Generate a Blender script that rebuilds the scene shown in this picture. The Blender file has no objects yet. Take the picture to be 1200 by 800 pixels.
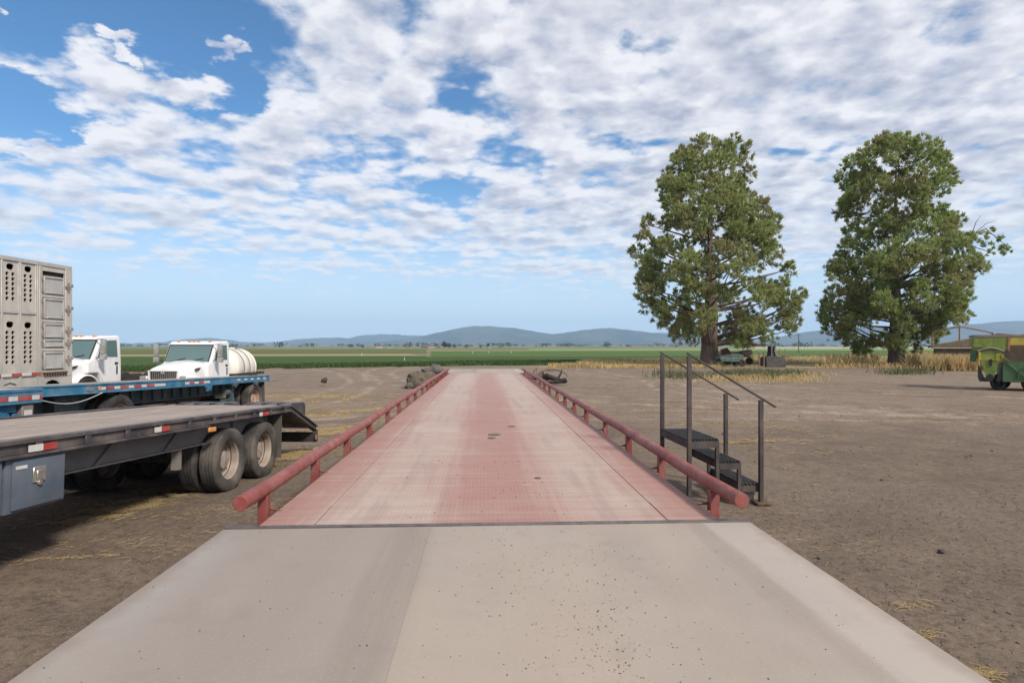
import bpy, bmesh, math, random
import numpy as np
from mathutils import Vector, Matrix
R = math.radians
random.seed(7)
rng = np.random.default_rng(11)
sc = bpy.context.scene
COL = sc.collection

# ------------------------------------------------------------------ camera frame
H = 2.2
F = 700.0
YAW = math.atan(33.0 / 700.0)
CA, SA = math.cos(YAW), math.sin(YAW)
def P(px, py, D):
    c = (px - 600) / F; r = (py - 405) / F
    return Vector((D * (c * CA + SA), D * (-c * SA + CA), H - r * D))
def G(px, py, z=0.0):
    return P(px, py, (H - z) * F / (py - 405))
def CW(xc, d, z=0.0):
    return Vector((xc * CA + d * SA, -xc * SA + d * CA, z))

cam_d = bpy.data.cameras.new('camera')
cam = bpy.data.objects.new('camera', cam_d); COL.objects.link(cam)
cam.location = (0, 0, H); cam.rotation_euler = (R(90), 0, -YAW)
cam_d.sensor_width = 36; cam_d.lens = 21.0; cam_d.shift_y = 5.0 / 1200
cam_d.clip_start = 0.05; cam_d.clip_end = 60000
sc.camera = cam

def sstep(a, b, x):
    t = np.clip((x - a) / (b - a), 0, 1)
    return t * t * (3 - 2 * t)
def ground_z(x, y):
    x = np.asarray(x, float); y = np.asarray(y, float)
    k = np.interp(y, [-20, 3, 5.2, 9.2, 11.5, 20, 40, 58], [.16, .16, .14, 0.0, -.07, -.11, -.13, 0.0])
    return k * (1 - sstep(-5.2, -2.6, x))

# ------------------------------------------------------------------ mesh builder
class MB:
    def __init__(s): s.v = []; s.f = []; s.m = []
    def add(s, vs, fs, m=0):
        b = len(s.v); s.v += [tuple(v) for v in vs]
        for f in fs: s.f.append(tuple(i + b for i in f)); s.m.append(m)
        return s
    def box(s, x0, x1, y0, y1, z0, z1, m=0):
        return s.add([(x0,y0,z0),(x1,y0,z0),(x1,y1,z0),(x0,y1,z0),(x0,y0,z1),(x1,y0,z1),(x1,y1,z1),(x0,y1,z1)],
              [(0,3,2,1),(4,5,6,7),(0,1,5,4),(1,2,6,5),(2,3,7,6),(3,0,4,7)], m)
    def bar(s, p0, p1, w, h, m=0, up=(0,0,1)):
        p0 = Vector(p0); p1 = Vector(p1); d = (p1 - p0).normalized(); u = Vector(up)
        if abs(d.dot(u)) > .99: u = Vector((0,1,0))
        a = d.cross(u).normalized(); b = a.cross(d).normalized()
        vs = []
        for p in (p0, p1):
            for sa, sb in ((-1,-1),(1,-1),(1,1),(-1,1)): vs.append(p + a*sa*w/2 + b*sb*h/2)
        return s.add(vs, [(0,1,2,3),(7,6,5,4),(0,4,5,1),(1,5,6,2),(2,6,7,3),(3,7,4,0)], m)
    def tube(s, pts, r, n=10, caps=True, m=0):
        pts = [Vector(p) for p in pts]; k = len(pts)
        rs = r if isinstance(r, (list, tuple)) else [r]*k
        b = len(s.v); prev = None
        for i, p in enumerate(pts):
            d = (pts[min(i+1,k-1)] - pts[max(i-1,0)]).normalized()
            if prev is None:
                a = d.orthogonal().normalized()
            else:
                a = (prev - d*prev.dot(d)).normalized()
            prev = a; c = d.cross(a)
            for j in range(n):
                t = 2*math.pi*j/n
                s.v.append(tuple(p + (a*math.cos(t) + c*math.sin(t))*rs[i]))
        for i in range(k-1):
            for j in range(n):
                j2 = (j+1) % n
                s.f.append((b+i*n+j, b+i*n+j2, b+(i+1)*n+j2, b+(i+1)*n+j)); s.m.append(m)
        if caps:
            s.f.append(tuple(b+j for j in range(n))[::-1]); s.m.append(m)
            s.f.append(tuple(b+(k-1)*n+j for j in range(n))); s.m.append(m)
        return s
    def cyl(s, p0, p1, r, n=16, m=0, r1=None): return s.tube([p0, p1], [r, r if r1 is None else r1], n, True, m)
    def lathe(s, prof, org=(0,0,0), axis='x', n=32, m=0):
        b = len(s.v); k = len(prof)
        for (r, a) in prof:
            for j in range(n):
                t = 2*math.pi*j/n; c, d = r*math.cos(t), r*math.sin(t)
                q = {'x': (a, c, d), 'y': (c, a, d), 'z': (c, d, a)}[axis]
                s.v.append((org[0]+q[0], org[1]+q[1], org[2]+q[2]))
        for i in range(k-1):
            for j in range(n):
                j2 = (j+1) % n
                s.f.append((b+i*n+j, b+i*n+j2, b+(i+1)*n+j2, b+(i+1)*n+j)); s.m.append(m)
        return s
    def prism(s, poly, ax, a0, a1, m=0):
        def q(p, a): return {'x': (a, p[0], p[1]), 'y': (p[0], a, p[1]), 'z': (p[0], p[1], a)}[ax]
        n = len(poly)
        vs = [q(p, a0) for p in poly] + [q(p, a1) for p in poly]
        fs = [tuple(range(n))[::-1], tuple(range(n, 2*n))]
        for i in range(n): fs.append((i, (i+1) % n, n + (i+1) % n, n + i))
        return s.add(vs, fs, m)
    def build(s, name, mats, parent=None, loc=None, rot=None, bevel=0, seg=1, smooth=True, ang=38):
        me = bpy.data.meshes.new(name); me.from_pydata(s.v, [], s.f)
        for mt in (mats if isinstance(mats, (list, tuple)) else [mats]): me.materials.append(mt)
        me.polygons.foreach_set('material_index', s.m)
        bm = bmesh.new(); bm.from_mesh(me)
        bmesh.ops.remove_doubles(bm, verts=bm.verts, dist=1e-5)
        bmesh.ops.recalc_face_normals(bm, faces=bm.faces)
        if bevel:
            es = [e for e in bm.edges if len(e.link_faces) == 2 and e.calc_face_angle(0) > R(40)]
            bmesh.ops.bevel(bm, geom=es, offset=bevel, segments=seg, affect='EDGES', clamp_overlap=True, profile=.6)
        bm.to_mesh(me); bm.free()
        if smooth:
            me.polygons.foreach_set('use_smooth', [True]*len(me.polygons))
            me.set_sharp_from_angle(angle=R(ang))
        o = bpy.data.objects.new(name, me); COL.objects.link(o)
        if parent: o.parent = parent
        if loc is not None: o.location = loc
        if rot is not None: o.rotation_euler = rot
        return o
def fast_mesh(name, V, Fc, mat, parent=None, smooth=False):
    V = np.asarray(V, np.float32).reshape(-1, 3); Fc = np.asarray(Fc, np.int32); k = Fc.shape[1]
    me = bpy.data.meshes.new(name)
    me.vertices.add(len(V)); me.vertices.foreach_set('co', V.ravel())
    me.loops.add(Fc.size); me.loops.foreach_set('vertex_index', Fc.ravel())
    me.polygons.add(len(Fc)); me.polygons.foreach_set('loop_start', np.arange(0, Fc.size, k, dtype=np.int32))
    if smooth: me.polygons.foreach_set('use_smooth', np.ones(len(Fc), bool))
    me.update(calc_edges=True); me.validate()
    me.materials.append(mat)
    o = bpy.data.objects.new(name, me); COL.objects.link(o)
    if parent: o.parent = parent
    return o
def thing(name, label, cat, loc=(0,0,0), rot=(0,0,0), group=None):
    o = bpy.data.objects.new(name, None); COL.objects.link(o); o.empty_display_size = .3
    o.location = loc; o.rotation_euler = rot
    return tag(o, label, cat, group)
def tag(o, label, cat, group=None):
    o['label'] = label; o['category'] = cat
    if group: o['group'] = group
    return o
def kind(o, k): o['kind'] = k; return o
def dup(o, parent):
    c = o.copy(); COL.objects.link(c); c.parent = parent
    for ch in list(o.children): dup(ch, c)
    return c

# ------------------------------------------------------------------ node helpers
class NT:
    def __init__(s, tree): s.t = tree
    def n(s, typ, ins=None, **props):
        nd = s.t.nodes.new(typ)
        for k, v in props.items(): setattr(nd, k, v)
        for k, v in (ins or {}).items():
            sk = nd.inputs[k]
            if hasattr(v, 'is_output'): s.t.links.new(v, sk)
            else: sk.default_value = v
        return nd
    def math(s, op, a, b=0.0, c=0.0, clamp=False):
        nd = s.n('ShaderNodeMath', {0: a, 1: b, 2: c}, operation=op); nd.use_clamp = clamp
        return nd.outputs[0]
    def vmath(s, op, a, b=(0,0,0)):
        return s.n('ShaderNodeVectorMath', {0: a, 1: b}, operation=op).outputs[0]
    def mix(s, f, a, b, blend='MIX'):
        nd = s.n('ShaderNodeMix', data_type='RGBA', blend_type=blend)
        for i, v in ((0, f), (6, a), (7, b)):
            if hasattr(v, 'is_output'): s.t.links.new(v, nd.inputs[i])
            else: nd.inputs[i].default_value = v if i == 0 else (tuple(v) + (1,) if len(v) == 3 else v)
        return nd.outputs[2]
    def ss(s, x, a, b, lo=0.0, hi=1.0):
        return s.n('ShaderNodeMapRange', {0: x, 1: a, 2: b, 3: lo, 4: hi}, interpolation_type='SMOOTHSTEP').outputs[0]
    def noise(s, vec, scale, detail=4, rough=.55, dist=0.0):
        return s.n('ShaderNodeTexNoise', {'Vector': vec, 'Scale': scale, 'Detail': detail, 'Roughness': rough, 'Distortion': dist}).outputs[0]
    def voro(s, vec, scale, out=0, rand=1.0, feature='F1'):
        return s.n('ShaderNodeTexVoronoi', {'Vector': vec, 'Scale': scale, 'Randomness': rand}, feature=feature).outputs[out]
    def scale(s, vec, sx, sy, sz): return s.vmath('MULTIPLY', vec, (sx, sy, sz))
    def bump(s, h, strength=.3, dist=.01, normal=None):
        ins = {'Height': h, 'Strength': strength, 'Distance': dist}
        if normal is not None: ins['Normal'] = normal
        return s.n('ShaderNodeBump', ins).outputs[0]
    def sep(s, v):
        return s.n('ShaderNodeSeparateXYZ', {0: v}).outputs
def new_mat(name):
    m = bpy.data.materials.new(name); m.use_nodes = True
    t = NT(m.node_tree); b = m.node_tree.nodes['Principled BSDF']
    return m, t, b
def setin(t, b, **kw):
    names = {'col': 'Base Color', 'rough': 'Roughness', 'metal': 'Metallic', 'normal': 'Normal', 'spec': 'Specular IOR Level', 'alpha': 'Alpha', 'trans': 'Transmission Weight'}
    for k, v in kw.items():
        sk = b.inputs[names[k]]
        if hasattr(v, 'is_output'): t.t.links.new(v, sk)
        elif k == 'col': sk.default_value = tuple(v) + (1,)
        else: sk.default_value = v
def mat(name, c1, c2=None, scale=6.0, rough=.7, metal=0.0, bump=.15, bdist=.004, bscale=60, dust=None, dust_amt=.4, dust_scale=2.5, stretch=(1,1,1), spec=.4, chips=None, chip_amt=.12):
    m, t, b = new_mat(name)
    co = t.n('ShaderNodeTexCoord').outputs['Object']; co = t.scale(co, *stretch)
    c2 = c2 or tuple(v * .75 for v in c1)
    f = t.ss(t.noise(co, scale, 6, .6), .3, .7)
    col = t.mix(f, c1, c2)
    rg = rough
    if dust:
        d = t.math('MULTIPLY', t.ss(t.noise(co, dust_scale, 7, .65), .35, .75), dust_amt)
        col = t.mix(d, col, dust)
    if chips:
        cf = t.ss(t.noise(co, 9, 8, .7), .72 - chip_amt, .76 - chip_amt)
        col = t.mix(cf, col, chips)
    rv = t.ss(t.noise(co, scale*2, 4), .2, .8, max(.03, rough-.12), min(1, rough+.12))
    setin(t, b, col=col, rough=rv, metal=metal, spec=spec)
    if bump: setin(t, b, normal=t.bump(t.noise(co, bscale, 5, .6), bump, bdist))
    return m
# ------------------------------------------------------------------ render settings, world and sun
sc.view_settings.view_transform = 'Standard'; sc.view_settings.look = 'None'
sc.view_settings.gamma = 1; sc.view_settings.exposure = 0.42
sc.cycles.use_denoising = True
sc.cycles.max_bounces = 6; sc.cycles.diffuse_bounces = 3; sc.cycles.glossy_bounces = 3
sc.cycles.transparent_max_bounces = 8; sc.cycles.volume_bounces = 1
SUN = Vector((.54, -.70, .78)).normalized()
sel = math.asin(SUN.z); saz = math.atan2(SUN.x, SUN.y)
sl = bpy.data.lights.new('sun', 'SUN'); sl.energy = 3.6; sl.angle = R(8); sl.color = (1, .93, .82)
so = bpy.data.objects.new('sun', sl); COL.objects.link(so); so.location = (20, -20, 40)
so.rotation_euler = (-SUN).to_track_quat('-Z', 'Y').to_euler()

w = bpy.data.worlds.new('World'); sc.world = w; w.use_nodes = True
t = NT(w.node_tree); w.node_tree.nodes.clear()
SKYS = .10
sky = t.n('ShaderNodeTexSky', sky_type='NISHITA'); sky.sun_disc = False
sky.sun_elevation = sel; sky.sun_rotation = saz; sky.air_density = 1.0; sky.dust_density = 1.2; sky.ozone_density = 2.2; sky.altitude = 1200
d = t.n('ShaderNodeTexCoord').outputs['Generated']
dx, dy, dz = t.sep(d)[:]
az = t.math('ARCTAN2', dx, dy); el = t.math('ARCSINE', dz)
zz = t.math('ADD', t.math('MAXIMUM', dz, 0.0), .15)
pv = t.n('ShaderNodeCombineXYZ', {0: t.math('DIVIDE', dx, zz), 1: t.math('DIVIDE', dy, zz), 2: 0.0}).outputs[0]
wv = t.n('ShaderNodeTexNoise', {'Vector': pv, 'Scale': 6.5, 'Detail': 6, 'Roughness': .6}).outputs['Color']
wx, wy, wz = t.sep(wv)[:]
azw = t.math('ADD', az, t.math('MULTIPLY', t.math('SUBTRACT', wx, .5), .16)); elw = t.math('ADD', el, t.math('MULTIPLY', t.math('SUBTRACT', wy, .5), .13))
def azel(px, py):
    v = P(px, py, 1.0) - Vector((0, 0, H)); v.normalize()
    return math.atan2(v.x, v.y), math.asin(v.z)
def blob(px, py, rx, ry):
    a0, e0 = azel(px, py); a1, _ = azel(px + rx, py); _, e1 = azel(px, py - ry)
    u = t.math('DIVIDE', t.math('SUBTRACT', azw, a0), abs(a1 - a0)); v = t.math('DIVIDE', t.math('SUBTRACT', elw, e0), abs(e1 - e0))
    r = t.math('SQRT', t.math('ADD', t.math('MULTIPLY', u, u), t.math('MULTIPLY', v, v)))
    return t.math('SUBTRACT', 1.0, r)                       # 1 in the middle, 0 on the rim
def mx(*a):
    r = a[0]
    for b in a[1:]: r = t.math('MAXIMUM', r, b)
    return r
wob = t.noise(pv, 5.0, 3, .5)
def fb(vec):
    a = t.noise(vec, 3.3, 9, .56, .15)
    b = t.noise(t.vmath('ADD', vec, (7.3, 2.1, 0)), 10.5, 6, .55)
    wv_ = t.vmath('ADD', vec, t.scale(t.n('ShaderNodeTexNoise', {'Vector': vec, 'Scale': 9.0, 'Detail': 4}).outputs['Color'], .10, .10, 0))
    c = t.n('ShaderNodeTexVoronoi', {'Vector': wv_, 'Scale': 6.5, 'Smoothness': .35}, feature='SMOOTH_F1').outputs[0]
    c2 = t.n('ShaderNodeTexVoronoi', {'Vector': wv_, 'Scale': 15.0}, feature='F1').outputs[0]
    bil = t.math('ADD', t.math('MULTIPLY', t.math('SUBTRACT', .42, c), .26), t.math('MULTIPLY', t.math('SUBTRACT', .42, c2), .13))
    return t.math('ADD', bil, t.math('ADD', t.math('MULTIPLY', a, .62), t.math('MULTIPLY', b, .38)))
sh = SUN.copy(); sh.z = 0; sh.normalize()
f0 = fb(pv); n0 = t.math('ADD', t.math('MULTIPLY', t.math('SUBTRACT', f0, .5), 1.75), .5); n1 = fb(t.vmath('ADD', pv, (sh.x*.05 - .0, sh.y*.05 - .045, 0)))
hole = t.ss(t.math('ADD', mx(blob(95, 0, 250, 160), blob(250, 110, 75, 45), blob(20, 130, 110, 50)), t.math('MULTIPLY', t.math('SUBTRACT', wob, .5), .9)), -.12, .50)
puff = mx(blob(140, 92, 82, 48), blob(205, 108, 70, 30), blob(110, 110, 45, 40), blob(258, 60, 30, 24), blob(285, 68, 18, 12), blob(115, 158, 40, 22), blob(195, 165, 55, 28), blob(140, 48, 30, 10), blob(5, 18, 18, 12))
thick = t.ss(az, azel(480, 200)[0], azel(760, 200)[0], 0.0, .13)
low = t.ss(el, azel(600, 352)[1], azel(600, 272)[1], -.46, 0.0)
bias = t.math('ADD', t.math('ADD', .285, thick), low)
bias = t.math('ADD', bias, t.math('MULTIPLY', hole, -.54))
bias = t.math('ADD', bias, t.math('MULTIPLY', t.ss(puff, -.35, .75), t.math('MULTIPLY', hole, .66)))
streak = mx(blob(640, 316, 70, 10), blob(700, 320, 60, 8), blob(945, 316, 20, 8), blob(150, 312, 200, 12), blob(420, 318, 200, 9))
bias = t.math('ADD', bias, t.math('MULTIPLY', t.ss(streak, -.1, .6), .17))
gaps = mx(blob(590, 178, 45, 24), blob(525, 112, 16, 12), blob(745, 172, 50, 14), blob(725, 50, 18, 14), blob(955, 178, 60, 14), blob(540, 215, 80, 14), blob(1090, 40, 40, 30))
bias = t.math('ADD', bias, t.math('MULTIPLY', t.ss(gaps, -1.0, 1.0), -.22))
dens = t.math('ADD', n0, bias)
alpha = t.ss(dens, .38, .80)
relief = t.math('SUBTRACT', f0, n1)
lowf = t.noise(t.scale(pv, .8, 1.5, 1), 1.7, 4, .5)
core = t.math('MULTIPLY', t.math('SUBTRACT', 1.0, t.math('MULTIPLY', hole, .65)), t.ss(t.math('ADD', dens, t.math('MULTIPLY', t.math('SUBTRACT', lowf, .5), .75)), .55, .95))
shade = t.math('ADD', t.math('MULTIPLY', core, .62), t.math('MULTIPLY', relief, -3.7), clamp=True)
K = 1.0 / SKYS
cc = t.mix(shade, (.735*K, .725*K, .745*K), (.345*K, .365*K, .455*K))
# cloud far off near the horizon takes on the colour of the air
cc = t.mix(t.ss(el, R(16), R(5), 0, .35), cc, (.62*K, .66*K, .74*K))
skc = t.mix(1.0, sky.outputs[0], (.52, .90, 1.10, 1), 'MULTIPLY')
skc = t.mix(t.ss(el, R(17), R(-1), 0, .95), skc, (.64*K, .72*K, .79*K))
colw = t.mix(t.math('MULTIPLY', alpha, .95), skc, cc)
bg = t.n('ShaderNodeBackground', {0: colw, 1: SKYS})
out = t.n('ShaderNodeOutputWorld'); w.node_tree.links.new(bg.outputs[0], out.inputs[0])
w.cycles.sampling_method = 'MANUAL'; w.cycles.sample_map_resolution = 1024

# ------------------------------------------------------------------ materials
def pos(t): return t.n('ShaderNodeNewGeometry').outputs['Position']
def m_dirt():
    m, t, b = new_mat('dirt'); p = pos(t)
    x, y, z = t.sep(p)[:]
    big = t.noise(p, .12, 5, .6); mid = t.noise(p, .9, 6, .65); fin = t.noise(p, 14, 6, .7); grit = t.noise(p, 70, 3, .6)
    col = t.mix(t.ss(mid, .3, .7), (.140, .102, .074), (.210, .158, .117))
    col = t.mix(t.ss(big, .40, .62), col, t.mix(.6, col, (.225, .175, .135)))
    # wheel tracks: arcs worn pale and dark
    def arc(cx, cy, r, wd):
        q = t.vmath('SUBTRACT', p, (cx, cy, 0)); q = t.vmath('MULTIPLY', q, (1, 1, 0))
        ln = t.n('ShaderNodeVectorMath', {0: q}, operation='LENGTH').outputs['Value']
        dd = t.math('ABSOLUTE', t.math('SUBTRACT', t.math('ADD', ln, t.math('MULTIPLY', t.math('SUBTRACT', big, .5), 1.6)), r))
        return t.ss(dd, wd, wd*.15)
    tr = arc(30, 55, 38, .45)
    for a in ((30,55,40.2,.45), (34,48,24,.5), (34,48,26.1,.5), (3,-30,48,.4), (3,-30,50,.4), (-60,30,52,.4), (-60,30,54,.4), (24, 30, 13, .4), (24,30,15,.4)):
        tr = t.math('MAXIMUM', tr, arc(*a))
    tr = t.math('MULTIPLY', tr, t.ss(mid, .35, .6))
    col = t.mix(t.math('MULTIPLY', tr, .75), col, (.33, .265, .21))
    # damp, oily and dark patches
    dk = t.ss(t.noise(t.vmath('ADD', p, (13, 4, 0)), .35, 5, .6), .55, .72)
    col = t.mix(t.math('MULTIPLY', dk, .5), col, (.085, .064, .053))
    # straw chaff trodden into the ground
    ch = t.ss(t.noise(t.scale(p, 1, .55, 1), 24, 5, .7), .60, .72)
    chm = t.ss(t.noise(p, .5, 4, .6), .46, .66)
    col = t.mix(t.math('MULTIPLY', t.math('MULTIPLY', ch, chm), .55), col, (.36, .27, .15))
    col = t.mix(t.ss(grit, .50, .68, 0, .78), col, (.305, .250, .208))
    gr2 = t.noise(t.vmath('ADD', p, (3, 9, 0)), 5.5, 8, .75)
    col = t.mix(t.ss(gr2, .53, .66, 0, .42), col, (.29, .228, .175)); col = t.mix(t.ss(gr2, .47, .34, 0, .42), col, (.070, .052, .042))
    gr3 = t.noise(t.vmath('ADD', t.scale(p, .5, 1.1, 1), (31, 9, 0)), 1.6, 8, .78)
    col = t.mix(t.ss(gr3, .54, .68, 0, .36), col, (.305, .238, .18)); col = t.mix(t.ss(gr3, .46, .32, 0, .32), col, (.080, .060, .048))
    gb = t.math('MULTIPLY', t.ss(y, 57, 61), t.ss(x, 3, 9)); col = t.mix(t.math('MULTIPLY', gb, .85), col, t.mix(t.ss(mid, .35, .65), (.40, .30, .155), (.27, .21, .115)))
    col = t.mix(t.ss(fin, .53, .34, 0, .62), col, (.075, .058, .048))
    neark = t.ss(t.math('ADD', y, t.math('MULTIPLY', t.math('SUBTRACT', big, .5), 14)), 24, 5)  # soil colour gets darker towards the near end of the yard
    col = t.mix(t.math('MULTIPLY', neark, .62), col, t.mix(1.0, col, (.54, .53, .53), 'MULTIPLY'))
    # the far plain: dry grass and stubble
    far = t.ss(y, 75, 240)
    plain = t.mix(t.ss(t.noise(t.scale(p, .6, .25, 1), .012, 5, .6), .4, .6), (.16, .155, .075), (.10, .125, .05))
    plain = t.mix(t.ss(t.noise(t.scale(p, .3, 1.0, 1), .006, 3, .6), .52, .6), plain, (.26, .22, .13))
    col = t.mix(far, col, plain)
    hh = t.math('ADD', t.math('MULTIPLY', fin, .6), t.math('ADD', t.math('MULTIPLY', grit, .25), mid))
    setin(t, b, col=col, rough=.95, spec=.15, normal=t.bump(hh, .40, .03))
    return m
M_DIRT = m_dirt()
def m_deck():
    m, t, b = new_mat('worn red deck paint'); p = pos(t); x, y, z = t.sep(p)[:]
    st = t.noise(t.scale(p, .35, 7.0, 1), 1.4, 6, .65)                  # scuffs across the deck
    ln = t.noise(t.scale(p, 3.5, .10, 1), 2.2, 5, .6)                   # streaks along it
    blot = t.noise(p, 1.1, 6, .62)
    red = t.mix(t.ss(blot, .3, .7), (.300, .128, .102), (.248, .096, .078))
    def band(c, wd, s0, s1):
        return t.ss(t.math('ADD', t.math('ABSOLUTE', t.math('SUBTRACT', x, c)), t.math('MULTIPLY', t.math('SUBTRACT', ln, .5), .8)), wd*s1, wd*s0)
    tk = t.math('MAXIMUM', band(-.95, .8, .25, 1.05), band(1.22, .8, .25, 1.05))
    dust = t.math('ADD', t.math('MULTIPLY', tk, .50), t.math('MULTIPLY', t.ss(st, .42, .72), .26))
    dust = t.math('ADD', dust, t.ss(blot, .40, .75, 0.05, .38))
    dust = t.math('ADD', dust, t.ss(y, 10, 34, .10, .30), clamp=True)
    col = t.mix(dust, red, (.395, .312, .262))
    # sections between seams are worn by different amounts; grey rubber left by tyres in the tracks
    rb = t.math('MULTIPLY', tk, t.ss(t.noise(t.scale(p, 4.5, .35, 1), 1.3, 5, .6), .48, .62))
    rb = t.math('MULTIPLY', rb, t.ss(t.noise(t.scale(p, .6, .30, 1), 1.0, 2, .5), .44, .56))
    col = t.mix(t.math('MULTIPLY', rb, .22), col, (.175, .135, .13))
    sp = t.ss(t.voro(p, 2.3), .055, .03)
    spm = t.ss(t.noise(p, .9, 3, .5), .5, .62)
    col = t.mix(t.math('MULTIPLY', sp, t.math('MULTIPLY', spm, .7)), col, (.10, .055, .05))
    mud = t.ss(t.noise(t.scale(p, 1, 2.2, 1), 3.0, 6, .7), .66, .74)
    col = t.mix(t.math('MULTIPLY', mud, .45), col, (.47, .36, .29))
    scr = t.ss(t.noise(t.scale(p, 22, .5, 1), 1.0, 4, .6), .67, .70); scm = t.ss(t.noise(p, .6, 3, .5), .5, .6)
    col = t.mix(t.math('MULTIPLY', t.math('MULTIPLY', scr, scm), .45), col, (.47, .40, .37))
    rust = t.ss(t.noise(t.vmath('ADD', p, (9, 3, 0)), 7, 8, .72), .64, .70); rum = t.ss(t.noise(p, .8, 4, .6), .48, .6)
    col = t.mix(t.math('MULTIPLY', t.math('MULTIPLY', rust, rum), .55), col, (.135, .062, .045))
    ed = t.math('MAXIMUM', t.ss(t.math('ADD', x, t.math('MULTIPLY', blot, .25)), -1.72, -1.9), t.ss(t.math('SUBTRACT', x, t.math('MULTIPLY', blot, .25)), 1.9, 2.08))
    col = t.mix(t.math('MULTIPLY', ed, t.ss(t.noise(p, 3.5, 6, .65), .4, .65, 0, .45)), col, (.27, .18, .145))
    ys = t.math('PINGPONG', t.math('SUBTRACT', y, 5.41), 3.7125)
    sm = t.ss(t.math('ADD', ys, t.math('MULTIPLY', t.math('SUBTRACT', blot, .5), .25)), .16, .0)
    tm = t.math('PINGPONG', t.math('SUBTRACT', y, 5.41), .928)
    weld = t.ss(tm, .016, .006)
    col = t.mix(t.math('MULTIPLY', weld, .30), col, (.17, .085, .07))
    k = 2*math.pi/.085
    tread = t.math('MULTIPLY', t.math('SINE', t.math('MULTIPLY', t.math('ADD', x, y), k)), t.math('SINE', t.math('MULTIPLY', t.math('SUBTRACT', x, y), k)))
    tr2 = t.ss(tread, .35, .8)
    col = t.mix(t.math('MULTIPLY', tr2, .10), col, (.50, .40, .37))
    setin(t, b, col=col, rough=t.ss(blot, .2, .8, .5, .72), spec=.35, normal=t.bump(tread, .22, .003))
    return m
M_DECK = m_deck()
def m_conc():
    m, t, b = new_mat('broomed concrete'); p = pos(t); x, y, z = t.sep(p)[:]
    blot = t.noise(p, .8, 6, .6); fine = t.noise(p, 45, 5, .65)
    br = t.noise(t.scale(p, .05, 1, 1), 60, 3, .6)
    col = t.mix(t.ss(blot, .3, .7), (.350, .296, .252), (.298, .252, .216))
    warm = t.ss(t.noise(t.scale(p, 1.2, .5, 1), .7, 5, .6), .45, .7)
    col = t.mix(t.math('MULTIPLY', warm, .45), col, (.385, .310, .245))
    # left panel a touch greyer than the right one, outer strip paler
    j = t.ss(x, -.475, -.465)
    col = t.mix(t.math('MULTIPLY', t.math('SUBTRACT', 1.0, j), .5), col, (.275, .236, .210))
    outer = t.ss(t.math('ADD', x, t.math('MULTIPLY', t.noise(p, .7, 4), .10)), 2.01, 2.06)
    col = t.mix(t.math('MULTIPLY', outer, .5), col, (.40, .352, .325))
    def band(c, wd):
        q = t.math('ADD', t.math('ABSOLUTE', t.math('SUBTRACT', x, c)), t.math('MULTIPLY', t.math('SUBTRACT', t.noise(t.scale(p, 5, .3, 1), 2, 5), .5), .3))
        return t.ss(q, wd, wd*.2)
    tyre = band(-.63, .26)
    for bb, kk in ((band(1.90, .15), .75), (band(-1.3, .35), .35), (band(1.2, .35), .25)): tyre = t.math('MAXIMUM', tyre, t.math('MULTIPLY', bb, kk))
    tl = t.ss(t.noise(t.scale(p, 30, .6, 1), 1.4, 3), .35, .6)
    col = t.mix(t.math('MULTIPLY', tyre, t.math('MULTIPLY', t.math('ADD', t.math('MULTIPLY', tl, .3), .7), .38)), col, (.20, .165, .140))
    edge = t.ss(x, -1.75, -2.2)
    col = t.mix(t.math('MULTIPLY', edge, t.math('MULTIPLY', t.ss(blot, .42, .6), .35)), col, (.39, .375, .37))
    col = t.mix(t.ss(fine, .5, .8, 0, .35), col, (.45, .40, .365))
    eg = t.ss(t.math('ADD', t.math('ABSOLUTE', t.math('SUBTRACT', x, .075)), t.math('MULTIPLY', t.math('SUBTRACT', t.noise(p, 2.6, 6, .65), .5), .35)), 2.20, 2.36)
    col = t.mix(t.math('MULTIPLY', eg, .55), col, (.235, .185, .15))
    jl = t.ss(t.math('ABSOLUTE', t.math('ADD', x, .47)), .007, .003); col = t.mix(t.math('MULTIPLY', jl, .35), col, (.2, .165, .14))
    stn = t.ss(t.noise(t.vmath('ADD', p, (5, 1, 0)), 1.6, 6, .62), .56, .70)
    col = t.mix(t.math('MULTIPLY', stn, .35), col, (.255, .205, .175))
    ck = t.ss(t.noise(t.vmath('ADD', p, (2, 7, 0)), 2.4, 7, .6), .500, .503); ck2 = t.ss(t.noise(t.vmath('ADD', p, (2, 7, 0)), 2.4, 7, .6), .506, .503)
    ckm = t.ss(t.noise(p, .55, 2, .5), .58, .66)
    col = t.mix(t.math('MULTIPLY', t.math('MULTIPLY', t.math('MULTIPLY', ck, ck2), ckm), .5), col, (.17, .14, .125))
    sp = t.math('MULTIPLY', t.ss(t.noise(p, 60, 2, .5), .70, .76), .5)
    sp = t.math('MULTIPLY', sp, t.math('ADD', .25, t.ss(t.math('ABSOLUTE', t.math('SUBTRACT', x, .5)), .8, .1)))
    col = t.mix(sp, col, (.13, .105, .095))
    hh = t.math('ADD', t.math('MULTIPLY', br, .7), t.math('MULTIPLY', fine, .5))
    setin(t, b, col=col, rough=.86, spec=.25, normal=t.bump(hh, .22, .003))
    return m
M_CONC = m_conc()
DUSTC = (.30, .25, .20)
M_RED = mat('red guard rail paint', (.225, .052, .043), (.18, .042, .036), 5, .55, dust=(.34, .20, .175), dust_amt=.42, dust_scale=3, bump=.1, chips=(.12, .055, .042), chip_amt=.11)
M_STEEL = mat('grey joint steel', (.13, .115, .12), (.08, .07, .072), 8, .6, .3, dust=DUSTC, dust_amt=.5)
M_STAIR = mat('weathered dark steel', (.062, .052, .050), (.042, .035, .035), 9, .62, .25, dust=(.17, .13, .11), dust_amt=.5, chips=(.13, .06, .035), chip_amt=.06)
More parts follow.
